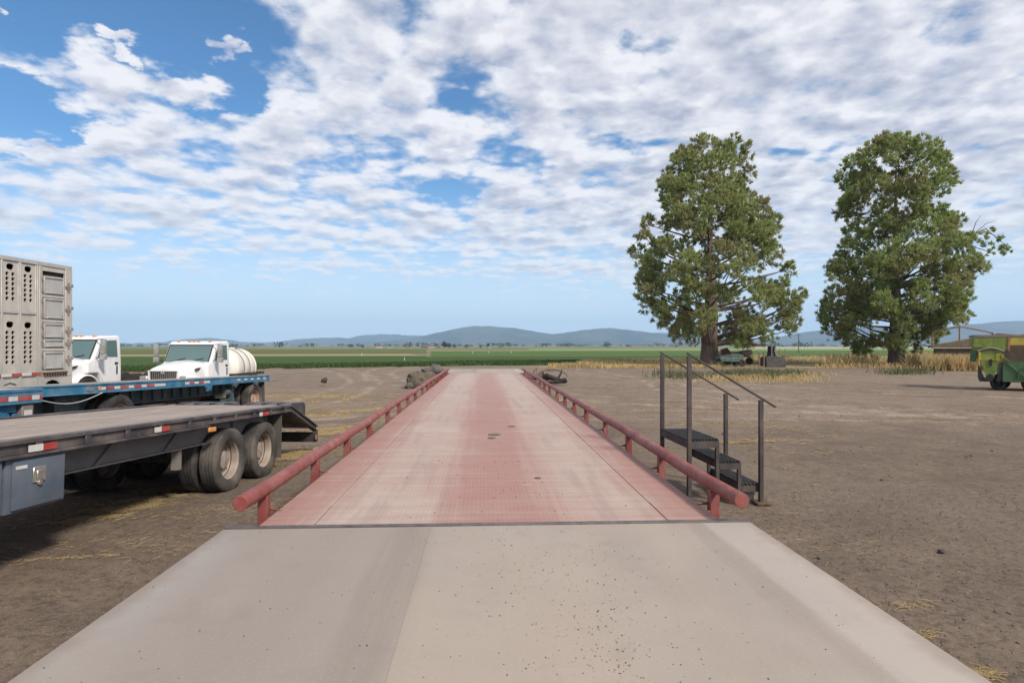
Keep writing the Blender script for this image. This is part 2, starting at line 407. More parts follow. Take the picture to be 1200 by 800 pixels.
M_GRATE = mat('black grating', (.030, .030, .034), (.018, .018, .02), 12, .55, .3, dust=(.10, .085, .075), dust_amt=.35)
M_PLATE = mat('rusty base plate', (.13, .075, .050), (.085, .05, .035), 14, .8)
M_BLOCK = mat('pale rough block', (.33, .29, .25), (.25, .21, .18), 8, .9, bump=.4)
M_TYRE = mat('dusty tyre rubber', (.038, .036, .034), (.025, .024, .024), 10, .85, dust=(.20, .172, .148), dust_amt=.62, dust_scale=1.6, spec=.25)
M_TYRED = mat('dark tyre rubber', (.030, .028, .027), (.02, .02, .02), 10, .85, dust=(.12, .10, .085), dust_amt=.4, dust_scale=4, spec=.25)
M_RIM = mat('dusty cream rim', (.36, .30, .25), (.25, .20, .165), 9, .6, dust=(.24, .18, .14), dust_amt=.6, dust_scale=7, chips=(.14, .075, .05), chip_amt=.1)
M_RIMR = mat('rust stained rim', (.44, .31, .26), (.30, .17, .12), 9, .65, dust=(.25, .2, .16), dust_amt=.5)
M_WOOD = None
def m_wood():
    m, t, b = new_mat('weathered deck boards'); co = t.n('ShaderNodeTexCoord').outputs['Object']
    ri = t.n('ShaderNodeNewGeometry').outputs['Random Per Island']
    g = t.noise(t.scale(co, 9, .5, 1), 3.0, 7, .7); l = t.noise(t.scale(co, 1, .35, 1), 1.3, 5, .6)
    col = t.mix(t.ss(g, .3, .7), (.36, .312, .275), (.185, .155, .135))
    col = t.mix(t.ss(ri, 0, 1, 0, .45), col, (.27, .215, .185))
    col = t.mix(t.ss(l, .45, .7, 0, .5), col, (.38, .315, .265))
    col = t.mix(t.ss(t.noise(co, 2.4, 6, .7), .60, .70, 0, .55), col, (.12, .095, .08))
    setin(t, b, col=col, rough=.9, spec=.2, normal=t.bump(g, .5, .006)); return m
M_WOOD = m_wood()
M_BLACK = mat('faded black trailer paint', (.046, .043, .050), (.028, .026, .032), 6, .52, dust=(.20, .165, .145), dust_amt=.7, dust_scale=3, chips=(.15, .085, .055), chip_amt=.12)
M_FRAME = mat('dusty frame steel', (.20, .18, .165), (.125, .112, .104), 4, .7, dust=(.26, .225, .195), dust_amt=.7, dust_scale=2, chips=(.13, .075, .05), chip_amt=.11)
M_UNDER = mat('greasy underside steel', (.032, .028, .027), (.018, .016, .016), 6, .8, dust=(.10, .08, .065), dust_amt=.4)
M_BOX = mat('blue grey tool box paint', (.094, .116, .148), (.075, .094, .122), 3, .5, dust=(.19, .18, .17), dust_amt=.3, dust_scale=5)
M_CHROME = mat('bright latch metal', (.62, .58, .52), (.45, .42, .38), 20, .35, .8, bump=0)
M_WTAPE = mat('white reflective tape', (.58, .56, .53), (.52, .50, .48), 14, .45, bump=0, dust=DUSTC, dust_amt=.3)
M_RTAPE = mat('red reflective tape', (.42, .04, .038), (.32, .035, .033), 14, .4, bump=0, dust=DUSTC, dust_amt=.4)
M_AMBER = mat('amber lens', (.62, .30, .08), (.5, .22, .06), 14, .3, bump=0)
M_REDL = mat('red lens', (.40, .025, .03), (.3, .02, .02), 14, .25, bump=0)
M_FLAP = mat('dusty mud flap rubber', (.075, .066, .060), (.05, .045, .042), 5, .85, dust=(.17, .14, .12), dust_amt=.6)
M_BLUE = mat('faded blue trailer paint', (.022, .150, .262), (.016, .110, .205), 4, .5, dust=(.30, .33, .36), dust_amt=.38, dust_scale=2.5, chips=(.10, .085, .075), chip_amt=.05)
M_TEAL = mat('dark teal beam paint', (.045, .085, .095), (.03, .052, .06), 3, .65, dust=(.17, .15, .13), dust_amt=.55, dust_scale=2)
M_BDECK = mat('dusty trailer boards', (.36, .31, .275), (.25, .215, .19), 3, .9, stretch=(6, .6, 1), bump=.3)
M_ALU = mat('dull aluminium sheet', (.52, .485, .44), (.42, .39, .35), 3, .55, .12, dust=(.30, .265, .23), dust_amt=.5, dust_scale=2.5, stretch=(1, 1, .4))
M_ALU2 = mat('clean aluminium sheet', (.46, .45, .43), (.39, .38, .365), 5, .45, .2, dust=(.33, .31, .28), dust_amt=.3, stretch=(1, 1, .4))
M_INSHADE = mat('trailer inside shade', (.02, .019, .018), (.012, .012, .012), 3, .9, bump=0)  # near-black colour painted as the shade within the trailer
M_WHITE = mat('white truck paint', (.74, .745, .76), (.66, .66, .67), 2.5, .32, bump=0, dust=(.50, .45, .40), dust_amt=.25, dust_scale=2.5, spec=.5)
M_BLK = mat('black trim', (.022, .022, .024), (.014, .014, .015), 9, .5, bump=0)
M_POLY = mat('stained white plastic tank', (.76, .73, .68), (.68, .63, .56), 2.2, .5, dust=(.46, .34, .22), dust_amt=.28, dust_scale=3, stretch=(1, 2.2, .45))
def m_glass():
    m, t, b = new_mat('green tinted window glass')
    setin(t, b, col=(.10, .165, .165), rough=.06, spec=.8, alpha=.90); return m
M_GLASS = m_glass()
M_GREEN = mat('faded green spreader paint', (.135, .200, .028), (.070, .130, .026), 3, .5, dust=(.34, .33, .08), dust_amt=.75, dust_scale=1.6, chips=(.15, .09, .05), chip_amt=.06)
M_DGREEN = mat('dark green paint', (.030, .085, .042), (.05, .12, .055), 3, .5, dust=(.15, .19, .07), dust_amt=.4)
M_YELL = mat('faded yellow paint', (.50, .39, .045), (.36, .27, .04), 3, .5, dust=(.24, .2, .07), dust_amt=.5, chips=(.17, .09, .04), chip_amt=.08)
M_BROWN = mat('brown weathered sheet', (.185, .135, .085), (.135, .098, .062), 1.6, .8, dust=(.29, .22, .15), dust_amt=.4)
M_RUST = mat('orange rusty steel', (.34, .165, .10), (.22, .10, .065), 7, .8)
M_TEALC = mat('faded teal cart paint', (.028, .095, .082), (.02, .06, .055), 4, .6, dust=(.2, .18, .14), dust_amt=.4)
M_REDI = mat('faded red implement paint', (.26, .040, .040), (.17, .03, .03), 4, .6, dust=(.24, .17, .13), dust_amt=.5)
M_GREYC = mat('grey concrete block', (.075, .072, .068), (.045, .044, .042), 2, .9, bump=.5, bdist=.02, bscale=9)
M_ROCKD = mat('dark lava rock', (.105, .092, .085), (.055, .048, .046), 4, .95, bump=.9, bdist=.05, bscale=9, dust=(.19, .165, .145), dust_amt=.5)
M_ROCKB = mat('brown lichen rock', (.105, .084, .068), (.062, .05, .042), 3, .95, bump=.9, bdist=.05, bscale=7, dust=(.24, .18, .10), dust_amt=.4, dust_scale=2)
M_LOG = mat('dark dead wood', (.045, .034, .027), (.026, .02, .017), 5, .95, bump=.8, bdist=.03, bscale=14, stretch=(1, 1, .3))
M_ROOT = mat('pale dead root', (.20, .135, .095), (.12, .08, .06), 5, .9, bump=.5)
M_BARK = mat('shaggy juniper bark', (.20, .145, .115), (.10, .07, .055), 3, .95, bump=1.0, bdist=.08, bscale=5, stretch=(2.5, 2.5, .22))
M_TWIG = mat('grey brown twig', (.12, .088, .07), (.07, .052, .042), 3, .95, bump=.3)
def m_leaf(name, c1, c2, c3, cn=.12, rough=.75):
    m, t, b = new_mat(name)
    ri = t.n('ShaderNodeNewGeometry').outputs['Random Per Island']
    p = pos(t); n_ = t.noise(p, cn, 3, .5)
    col = t.mix(ri, c1, c2); col = t.mix(t.ss(n_, .45, .62), col, t.mix(.75, col, c3))
    setin(t, b, col=col, rough=rough, spec=.2)
    tr = t.n('ShaderNodeBsdfTranslucent', {0: col}); ms = t.n('ShaderNodeMixShader', {0: .45})
    o = [n for n in m.node_tree.nodes if n.type == 'OUTPUT_MATERIAL'][0]
    m.node_tree.links.new(b.outputs[0], ms.inputs[1]); m.node_tree.links.new(tr.outputs[0], ms.inputs[2]); m.node_tree.links.new(ms.outputs[0], o.inputs[0])
    return m
M_JUN1 = m_leaf('juniper sprays', (.240, .290, .105), (.375, .425, .165), (.340, .310, .150), .35)
M_JUN2 = m_leaf('bright juniper sprays', (.225, .285, .098), (.355, .420, .155), (.325, .300, .140), .35)
M_FART = m_leaf('far tree leaves', (.035, .055, .028), (.055, .078, .035), (.06, .07, .035))
M_DRY = m_leaf('dry grass', (.62, .48, .25), (.50, .37, .18), (.40, .31, .16), .25)
M_WEED = m_leaf('grey green weeds', (.105, .135, .062), (.15, .165, .085), (.21, .18, .095), .8)
M_CROP = m_leaf('green crop', (.050, .092, .024), (.078, .125, .034), (.06, .095, .03), .08)
M_STRAW = m_leaf('straw', (.50, .39, .21), (.40, .30, .16), (.30, .225, .13), .6)
M_CLOD = mat('dry clods', (.19, .15, .12), (.11, .086, .068), 3, .95)
M_CRUMB = mat('dark dirt crumbs', (.12, .095, .08), (.08, .064, .055), 3, .95)
def m_field(name, c1, c2, c3, rows=0.0, ang=0.0):
    m, t, b = new_mat(name); p = pos(t)
    a = t.noise(t.scale(p, .06, 1, 1), .16, 6, .7); c = t.noise(t.scale(p, .25, 1, 1), 1.3, 5, .7)
    col = t.mix(t.ss(a, .35, .65), c1, c2); col = t.mix(t.ss(c, .4, .75, 0, .7), col, c3)
    setin(t, b, col=col, rough=.95, spec=.1, normal=t.bump(c, .8, .25)); return m
M_F1 = m_field('near crop field', (.046, .082, .024), (.060, .098, .028), (.036, .060, .020))
M_F2 = m_field('bright crop field', (.070, .128, .034), (.085, .142, .040), (.060, .098, .030))
M_F3 = m_field('tan stubble strip', (.33, .265, .15), (.27, .22, .12), (.22, .2, .10))
M_F4 = m_field('olive far field', (.105, .120, .050), (.085, .115, .042), (.14, .14, .065))
M_F5 = m_field('pale green far field', (.20, .26, .105), (.17, .235, .09), (.24, .28, .13))
M_F6 = m_field('pale bare far field', (.52, .48, .40), (.47, .44, .36), (.42, .4, .32))
M_HILL = m_field('wooded hills', (.060, .066, .050), (.10, .095, .070), (.045, .05, .04))
def m_hill():
    m, t, b = new_mat('dry wooded hills'); p = pos(t)
    a = t.noise(p, .0016, 7, .65); c = t.noise(p, .009, 5, .7)
    col = t.mix(t.ss(a, .4, .62), (.030, .038, .030), (.085, .076, .052)); col = t.mix(t.ss(c, .45, .7, 0, .6), col, (.028, .034, .028))
    setin(t, b, col=col, rough=1.0, spec=0.0); return m
M_HILL = m_hill()
M_HOUSE = mat('pale far wall', (.55, .50, .45), (.45, .41, .37), 1, .9, bump=0)
M_ROOF = mat('dull far roof', (.17, .12, .105), (.13, .10, .09), 1, .9, bump=0)
M_POLE = mat('weathered pole wood', (.10, .08, .066), (.07, .056, .046), 2, .95)
# ------------------------------------------------------------------ ground, fields, hills
def axis(dense0, dense1, step, far0, far1):
    a = list(np.arange(dense0, dense1 + 1e-6, step)); s = step; x = dense1
    while x < far1:
        s *= 1.18; x += s; a.append(min(x, far1))
    s = step; x = dense0; b = []
    while x > far0:
        s *= 1.18; x -= s; b.append(max(x, far0))
    return np.array(b[::-1] + a)
def vnoise(x, y, f, seed):
    r = np.random.default_rng(seed); g = r.random((257, 257))
    xi = np.floor(x*f).astype(int); yi = np.floor(y*f).astype(int); u = x*f - xi; v = y*f - yi
    u = u*u*(3-2*u); v = v*v*(3-2*v)
    A = lambda i, j: g[(xi+i) % 257, (yi+j) % 257]
    return (A(0,0)*(1-u)+A(1,0)*u)*(1-v) + (A(0,1)*(1-u)+A(1,1)*u)*v
def dirt_z(x, y):
    k = sstep(75, 60, y)
    n = (vnoise(x, y, .35, 1)-.5)*.06 + (vnoise(x, y, 1.1, 2)-.5)*.03 + (vnoise(x, y, 4.0, 3)-.5)*.018
    for (cx, cy, r_) in ((30,55,38),(30,55,40.2),(34,48,24),(34,48,26.1),(3,-30,48),(3,-30,50),(-60,30,52),(-60,30,54),(24,30,13),(24,30,15)):
        d_ = np.hypot(x-cx, y-cy) + (vnoise(x, y, .3, 8)-.5)*1.2 - r_
        n = n - .045*np.exp(-(d_/.28)**2) + .022*np.exp(-((np.abs(d_)-.5)/.2)**2)
    return ground_z(x, y) + n*k - .02
gx = axis(-26, 30, .16, -13800, 13800); gy = axis(-5, 40, .16, -3000, 14000)
XX, YY = np.meshgrid(gx, gy); ZZ = dirt_z(XX, YY)
nx, ny = len(gx), len(gy); ii = np.arange((ny-1)*(nx-1)); r_, c_ = ii // (nx-1), ii % (nx-1); a_ = r_*nx + c_
ground = fast_mesh('ground', np.stack([XX, YY, ZZ], -1), np.stack([a_, a_+1, a_+nx+1, a_+nx], 1), M_DIRT, smooth=True)
kind(ground, 'structure')

def field(name, quad, mt, z=.02):                    # quad: four picture corners of a flat field
    g = [G(*q) for q in quad]; n = 24; V = []
    for i in range(n+1):
        for j in range(n+1):
            u, v = i/n, j/n
            p = (g[0]*(1-u) + g[1]*u)*(1-v) + (g[3]*(1-u) + g[2]*u)*v
            V.append((p.x, p.y, z))
    Fc = [(i*(n+1)+j, (i+1)*(n+1)+j, (i+1)*(n+1)+j+1, i*(n+1)+j+1) for i in range(n) for j in range(n)]
    return kind(fast_mesh(name, V, Fc, mt), 'structure')
field('crop_field', [(-900, 446), (530, 428.5), (530, 418), (-900, 424)], M_F1)
field('crop_field', [(-900, 423.6), (500, 418), (500, 417), (-900, 419.5)], M_F2)
field('crop_field', [(530, 428.5), (1700, 421), (1700, 412), (530, 418)], M_F1)
field('stubble_field', [(-900, 419.3), (495, 416.8), (480, 414.6), (-900, 417.6)], M_F3, .024)
field('crop_field', [(505, 417.6), (1700, 411.8), (1700, 409.7), (505, 411.5)], M_F2, .028)
field('far_field', [(-900, 417.2), (500, 414.2), (500, 409.2), (-900, 410.2)], M_F4, .032)
field('far_field', [(620, 411.1), (1700, 409.4), (1700, 408.2), (620, 408.7)], M_F5, .030)
field('far_field', [(885, 408.0), (1500, 408.0), (1500, 406.9), (885, 406.9)], M_F6, .036)

def ridge(name, D, prof, depth, seed, jit=1.0):
    """A range of hills: crest heights at picture columns, real distance D, falling away on both sides."""
    r = np.random.default_rng(seed); xs = np.array([p[0] for p in prof]); ys = np.array([p[1] for p in prof])
    cols = np.arange(xs[0], xs[-1] + .1, 3.0); crest = (405 - np.interp(cols, xs, ys)) * D / F + 2
    sm = np.convolve(np.pad(crest, 4, 'edge'), np.ones(9)/9, 'valid')
    crest = sm + (vnoise(cols*0+5, cols, .11, seed)-.5)*jit*D*.0022 + (vnoise(cols*0+9, cols, .4, seed+1)-.5)*jit*D*.0010
    rows = np.linspace(-1, 1, 25); V = []
    for c, h in zip(cols, crest):
        for q in rows:
            dd = D + q*depth
            p = P(c, 405, dd); f = max(0, math.cos(q*math.pi/2))**1.15
            n = (vnoise(np.array([p.x]), np.array([p.y]), .0022, seed+3)[0]-.5)*.8*h*f*(1-f)*4*.6
            V.append((p.x, p.y, max(-3, h*f + n - 3*(1-f))))
    k = len(rows); m = len(cols)
    Fc = [(i*k+j, (i+1)*k+j, (i+1)*k+j+1, i*k+j+1) for i in range(m-1) for j in range(k-1)]
    return kind(fast_mesh(name, V, Fc, M_HILL, smooth=True), 'structure')
ridge('hills', 8000, [(400,404),(470,398),(500,393),(515,389),(530,386),(545,383),(565,381.5),(590,383),(610,386),(635,389.5),(650,392),(665,389),(685,387),(705,384.5),(720,384),(740,387),(765,390),(790,393),(840,404)], 1500, 21)
ridge('hills', 10500, [(340,404),(380,398),(415,395),(440,391),(470,392),(520,394),(580,396),(650,396),(720,393),(770,389),(800,391),(850,399),(880,404)], 1400, 31)
ridge('hills', 9800, [(-260,396),(-100,398),(0,400),(90,403),(140,402),(165,402),(200,400),(225,397),(245,396),(262,396.5),(280,400),(300,402),(330,400),(365,396),(390,395),(412,397),(440,401),(470,404)], 1400, 41)
ridge('hills', 7600, [(850,404),(890,399),(930,391),(965,386),(1000,384),(1060,383),(1110,382),(1150,379),(1190,376.5),(1230,374),(1330,368),(1450,372),(1600,386),(1750,402)], 1600, 51)

# ------------------------------------------------------------------ concrete approaches
def slab(y0, y1, x0=-2.27, x1=2.42, top=.6, ramp=None):
    b = MB()
    if ramp is None: b.box(x0, x1, y0, y1, -.1, top)
    else:
        ya, yb = ramp                                   # top from ya down to the ground at yb
        b.prism([(ya, top), (yb, .03), (yb, -.2), (ya, -.2)] if yb > ya else [(yb, .03), (ya, top), (ya, -.2), (yb, -.2)], 'x', x0, x1)
    return b
pb = MB(); pb.prism([(-12, .02), (-1.5, .6), (5.33, .6), (5.33, -.2), (-12, -.2)], 'x', -2.27, 2.42)
kind(pb.build('pavement', M_CONC, bevel=.012, seg=2), 'structure')
pf = MB(); pf.prism([(35.16, .6), (41.5, .6), (50, .03), (50, -.2), (35.16, -.2)], 'x', -2.3, 2.5)
kind(pf.build('pavement', M_CONC, bevel=.012), 'structure')

# ------------------------------------------------------------------ weighbridge
DX0, DX1, DY0, DY1 = -2.0, 2.17, 5.41, 35.11
ML = (DY1 - DY0) / 4
scale = thing('truck_scale', 'long worn red steel truck scale deck with low red pipe rails along both edges', 'weighbridge', (0, 0, 0))
for i in range(4):
    y0 = DY0 + i*ML + .012; y1 = DY0 + (i+1)*ML - .012
    b = MB(); cw = .48
    b.box(DX0+cw+.009, DX1-cw-.009, y0, y1, .575, .6)
    cov = []
    for s in (0, 1):
        xa, xb = (DX0, DX0+cw) if s == 0 else (DX1-cw, DX1)
        c0, c1 = ((y0, y0+.62) if i == 0 else (y0, y0+.45)); e0 = y1-.45
        b.box(xa, xb, c1+.005, e0-.005, .575, .6)
        xo = (xa+.11, xb) if s == 0 else (xa, xb-.11)
        b.box(*((xa, xo[0]-.004) if s == 0 else (xo[1]+.004, xb)), y0, c1, .575, .6)
        b.box(*((xa, xo[0]-.004) if s == 0 else (xo[1]+.004, xb)), e0, y1, .575, .6)
        cov += [(xo, y0, c1), (xo, e0, y1)]
    dp = b.build('deck_plate', M_DECK, scale, bevel=.002)
    for (xo, c0, c1) in cov:
        q = MB().box(xo[0]+.001, xo[1]-.001, c0, c1, .577, .6025)
        for hx in (.12, .88):
            q.cyl((xo[0]+(xo[1]-xo[0])*hx, (c0+c1)/2, .6), (xo[0]+(xo[1]-xo[0])*hx, (c0+c1)/2, .606), .014, 8)
        q.build('access_cover', M_DECK, dp, bevel=.002)
    g = MB()
    for xg in (DX0+.06, DX1-.06, -.9, 1.0):
        g.box(xg-.05, xg+.05, y0, y1, .12, .573)
    g.build('girder', M_RED, scale)
MB().box(-2.27, 2.42, 5.334, 5.40, .35, .606).build('joint_angle', M_STEEL, scale, bevel=.003)
MB().box(-2.27, 2.42, 35.118, 35.155, .35, .604).build('joint_angle', M_STEEL, scale, bevel=.003)
PZ, PR = .822, .067
for (px_, edge, y_start) in ((-2.115, DX0, 5.28), (2.295, DX1, 5.22)):
    for i in range(4):
        y0 = DY0 + i*ML - (.0 if i else DY0 - y_start) + .06*(i > 0); y1 = DY0 + (i+1)*ML - .06
        b = MB()
        prof = [(.001, y0+.004), (PR-.006, y0+.004), (PR-.004, y0), (PR, y0), (PR, y1), (PR-.004, y1), (PR-.006, y1-.004), (.001, y1-.004)]
        ph = random.uniform(0, 6)
        ys_ = [y0, y0+.004] + list(np.linspace(y0+.3, y1-.3, 14)) + [y1-.004, y1]
        b.tube([(px_+.007*math.sin(q*1.1+ph), q, PZ+.006*math.sin(q*.8+ph*2)+.004*math.sin(q*2.7)) for q in ys_], [PR-.004] + [PR]*(len(ys_)-2) + [PR-.004], 28)
        rail = b.build('guard_rail', M_RED, scale, ang=35)
        for off in (.45, 2.2, 3.95, 5.75):
            yp = DY0 + i*ML + off + (.02 if px_ > 0 else 0); q = MB(); s = -1 if px_ < 0 else 1
            q.box(px_-.046, px_+.046, yp-.046, yp+.046, .34, PZ-PR*.55)
            ea = edge if s > 0 else px_+.046; eb = px_-.046 if s > 0 else edge
            q.box(min(ea, eb)-.004*s*0, max(ea, eb), yp-.05, yp-.035, .42, .565)
            q.prism([(px_-.046*s, .60), (px_-.046*s, .635), (px_-.12*s, .612), (px_-.17*s, .604)], 'y', yp+.030, yp+.042)
            q.build('rail_post', M_RED, rail, bevel=.006)

# ------------------------------------------------------------------ boarding stairs
ST = CW(2.42, 8.28); ST.z = 0
stairs = thing('metal_stairs', 'dark steel open stairs with grated treads and slim handrails beside the red scale', 'stairs', ST, (0, 0, R(2)))
def step(x0, x1, z, d=1.06):
    b = MB()
    b.box(x0, x1, 0, .035, z-.105, z-.012); b.box(x0, x1, d-.035, d, z-.105, z-.012)
    b.box(x0, x0+.035, .036, d-.036, z-.105, z-.012); b.box(x1-.035, x1, .036, d-.036, z-.105, z-.012)
    fr = b.build('step', M_STAIR, stairs, bevel=.003)
    g = MB(); n = int((x1-x0)/.047); w = (x1-x0)/n
    for i in range(n):
        g.box(x0+i*w+.006, x0+i*w+w-.016, -.006, d+.006, z-.012, z+.016)
    k = 12
    for j in range(k):
        yy = .03 + j*(d-.06)/(k-1)
        g.box(x0+.005, x1-.005, yy-.006, yy+.006, z-.010, z+.008)
    g.build('grating', M_GRATE, fr)
    return fr
S1, S2, S3 = (0, .47, .89), (.475, .785, .58), (.79, 1.07, .262)
for a in (S1, S2, S3): step(*a)
def leg(x, y, z0, z1, w=.052):
    MB().box(x-w/2, x+w/2, y-w/2, y+w/2, z0, z1).build('leg', M_STAIR, stairs, bevel=.004)
for y in (.017, 1.043):
    leg(.445, y, -.02, .785, .05); leg(.76, y, -.02, .475, .05)
for y, yo in ((-.03, 0), (1.09, 1)):
    for nm, x, z1 in (('handrail_post', .026, 2.06), ('handrail_post', 1.055, 1.44)):
        MB().box(x-.028, x+.028, y-.028, y+.028, -.01, z1).build(nm, M_STAIR, stairs, bevel=.004)
    sl_ = (1.47-2.08)/(1.055-.026)
    b = MB(); b.bar((.026-.03, y, 2.08+.018), (1.055+.21, y, 1.47+sl_*.21), .042, .026); b.build('handrail', M_STAIR, stairs, bevel=.004)
MB().box(.96, 1.17, -.13, .07, .0, .03).build('base_plate', M_PLATE, stairs, bevel=.004)
bp = MB().box(.86, 1.03, .12, .30, -.03, .13).build('concrete_block', M_BLOCK, None, bevel=.012); bp.location = ST
tag(bp, 'small pale concrete block on the dirt under the lowest stair tread', 'block')

# ------------------------------------------------------------------ wheels
def wheel_meshes(Rr, wd, mt_t, mt_r, hub=True):
    h = wd/2
    tp = [(Rr*.60, -h*.72), (Rr*.66, -h*.92), (Rr*.78, -h*1.02), (Rr*.90, -h*.98), (Rr*.965, -h*.90), (Rr*.99, -h*.82)]
    gro = [-.55, -.18, .18, .55]
    for g in gro: tp += [(Rr, (g-.07)*h), (Rr*.972, (g-.055)*h), (Rr*.972, (g+.055)*h), (Rr, (g+.07)*h)]
    tp += [(Rr*.99, h*.82), (Rr*.965, h*.90), (Rr*.90, h*.98), (Rr*.78, h*1.02), (Rr*.66, h*.92), (Rr*.60, h*.72)]
    tyre = MB().lathe(tp, (0,0,0), 'x', 48)
    r = Rr*.62
    rp = [(r, -h*.70), (r*.93, -h*.6), (r*.90, -h*.1), (r*.86, -h*.25), (r*.60, -h*.38), (r*.58, -h*.30), (r*.46, -h*.30), (r*.44, h*.10), (r*.36, h*.16), (.001, h*.18)]
    rp2 = [(r*.90, -h*.1), (r*.92, h*.55), (r*.985, h*.66), (r*1.01, h*.80), (r*1.045, h*.80), (r*1.05, h*.68), (r*.97, h*.5)]
    rim = MB().lathe(rp, (0,0,0), 'x', 36).lathe(rp2, (0,0,0), 'x', 36)
    for k in range(8):
        a = 2*math.pi*k/8; c, d_ = math.cos(a)*r*.68, math.sin(a)*r*.68
        rim.cyl((-h*.34, c, d_), (-h*.12, c, d_), r*.045, 6)
    return tyre, rim
def wheel_maker(Rr, wd, mt_t, mt_r):
    a, b = wheel_meshes(Rr, wd, mt_t, mt_r)
    t0 = a.build('wheel', mt_t); r0 = b.build('rim', mt_r, t0); me_t, me_r = t0.data, r0.data
    bpy.data.objects.remove(r0); bpy.data.objects.remove(t0)
    def make(parent, x, y, z, flip=False):
        o = bpy.data.objects.new('wheel', me_t); COL.objects.link(o); o.parent = parent; o.location = (x, y, z)
        o.rotation_euler = (random.random()*6 if not flip else 0, 0, math.pi if flip else 0)
        q = bpy.data.objects.new('rim', me_r); COL.objects.link(q); q.parent = o
        return o
    return make
def tape_strip(parent, runs, z0, z1, x=.0, th=.006):
    """runs: (y0, y1, 'w' or 'r')"""
    for (y0, y1, c) in runs:
        MB().box(x, x+th, min(y0,y1), max(y0,y1), z0, z1).build('reflector_tape', M_WTAPE if c == 'w' else M_RTAPE, parent)
HEAD = R(-5.0)

# ------------------------------------------------------------------ grey deck trailer with dovetail
gt = thing('flatbed_trailer', 'black flatbed trailer with grey board deck, tandem dual wheels and sloping tail near the scale', 'trailer', CW(-4.26, 8.98, 0.0), (R(-2.6), 0, HEAD), 'trailers parked in the yard')
HD, TW = 1.18, 2.55
F0, RE = -5.6, 2.29
b = MB()
nb = 11
for i in range(nb):
    xa = -TW+.16 + i*(TW-.30)/nb
    b.box(xa+.006, xa+(TW-.30)/nb-.006, F0, RE-.05, HD-.045, HD-.004+random.uniform(-.004, .004))
b.build('board_deck', M_WOOD, gt, bevel=.004)
for s in (0, 1):
    x0, x1 = ((-.115, 0) if s == 0 else (-TW, -TW+.115))
    b = MB()
    b.box(x0, x1, F0, RE, HD-.03, HD+.012)
    b.box(x0+.03, x1-.03, F0, RE, HD-.125, HD-.031)
    b.box(x0, x1, F0, -.55, HD-.155, HD-.126)
    b.box(x0, x1, -.55, RE, HD-.118, HD-.096)
    if s == 0:
        for yy in np.arange(F0+.3, RE-.2, .61): b.box(-.028, -.004, yy-.035, yy+.035, HD-.125, HD-.031)
    b.build('side_rail', M_BLACK, gt, bevel=.004)
for s in (-.32, -TW+.32):
    b = MB(); b.box(s-.07, s+.07, F0, RE+.2, HD-.44, HD-.42); b.box(s-.012, s+.012, F0, RE+.2, HD-.42, HD-.16); b.box(s-.07, s+.07, F0, RE+.2, HD-.16, HD-.135)
    if s > -1:
        for yy in (-3.6, -2.35, -1.1, .6, 1.8):
            b.prism([(yy-.06, HD-.42), (yy+.0, HD-.42), (yy+.32, HD-.16), (yy+.26, HD-.16)], 'x', s+.012, s+.05) if yy in (-2.35, -1.1) else b.box(s+.012, s+.06, yy-.008, yy+.008, HD-.42, HD-.16)
    b.build('main_beam', M_FRAME, gt)
b = MB()
for yy in np.arange(F0+.2, RE, .45): b.box(-TW+.12, -.12, yy-.03, yy+.03, HD-.13, HD-.05)
b.build('cross_members', M_UNDER, gt)
mk = wheel_maker(.48, .27, M_TYRE, M_RIM)
for yy in (.14, 1.30):
    for x, fl in ((-.165, False), (-.485, True), (-TW+.485, False), (-TW+.165, True)): mk(gt, x, yy, .465, fl)
    b = MB(); b.cyl((-TW+.3, yy, .475), (-.3, yy, .475), .075, 14)
    for x in (-.72, -TW+.72): b.box(x-.045, x+.045, yy-.42, yy+.42, .56, .61); b.box(x-.09, x+.09, yy-.08, yy+.08, .40, .66); b.box(x-.05, x+.05, yy-.45, yy-.36, .56, HD-.42); b.box(x-.05, x+.05, yy+.36, yy+.45, .56, HD-.42)
    b.build('axle', M_UNDER, gt)
MB().box(-.38, -.28, -.84, -.76, .46, HD-.42).build('suspension_hanger', M_FRAME, gt)
for x0 in (-.64, -TW+.04):
    MB().box(x0, x0+.6, 1.92, 1.938, .24, HD-.10).build('mud_flap', M_FLAP, gt)
# tail that slopes to the rear
for s in (0, 1):
    x0, x1 = ((-.115, 0) if s == 0 else (-TW, -TW+.115))
    b = MB(); yb, zb = 3.66, HD-.50
    b.prism([(RE, HD+.012), (yb, zb), (yb, zb-.03), (RE, HD-.03)], 'x', x0, x1)
    b.prism([(RE+.01, HD-.031), (yb-.02, zb-.031), (yb-.02, zb-.10), (RE+.01, HD-.095)], 'x', x0+.03, x1-.03)
    b.prism([(RE, HD-.096), (yb, zb-.10), (yb, zb-.13), (RE, HD-.125)], 'x', x0, x1)
    b.build('dovetail_rail', M_BLACK, gt, bevel=.004)
b = MB(); b.prism([(RE-.04, HD-.02), (3.64, HD-.52), (3.64, HD-.56), (RE-.04, HD-.06)], 'x', -TW+.12, -.12)
b.build('dovetail_deck', M_BLACK, gt)
b = MB(); b.box(-TW, 0, 3.56, 3.66, HD-.84, HD-.635); b.build('rear_bumper', M_UNDER, gt, bevel=.006)
for xx in (-.16, -.42, -TW+.16): MB().lathe([(.001, 0), (.05, 0), (.05, .012), (.001, .02)], (xx, 3.661, HD-.74), 'y', 14).build('tail_lamp', M_REDL, gt)
MB().box(.0, .006, 3.50, 3.60, HD-.78, HD-.68).build('side_reflector', M_RUST, gt)
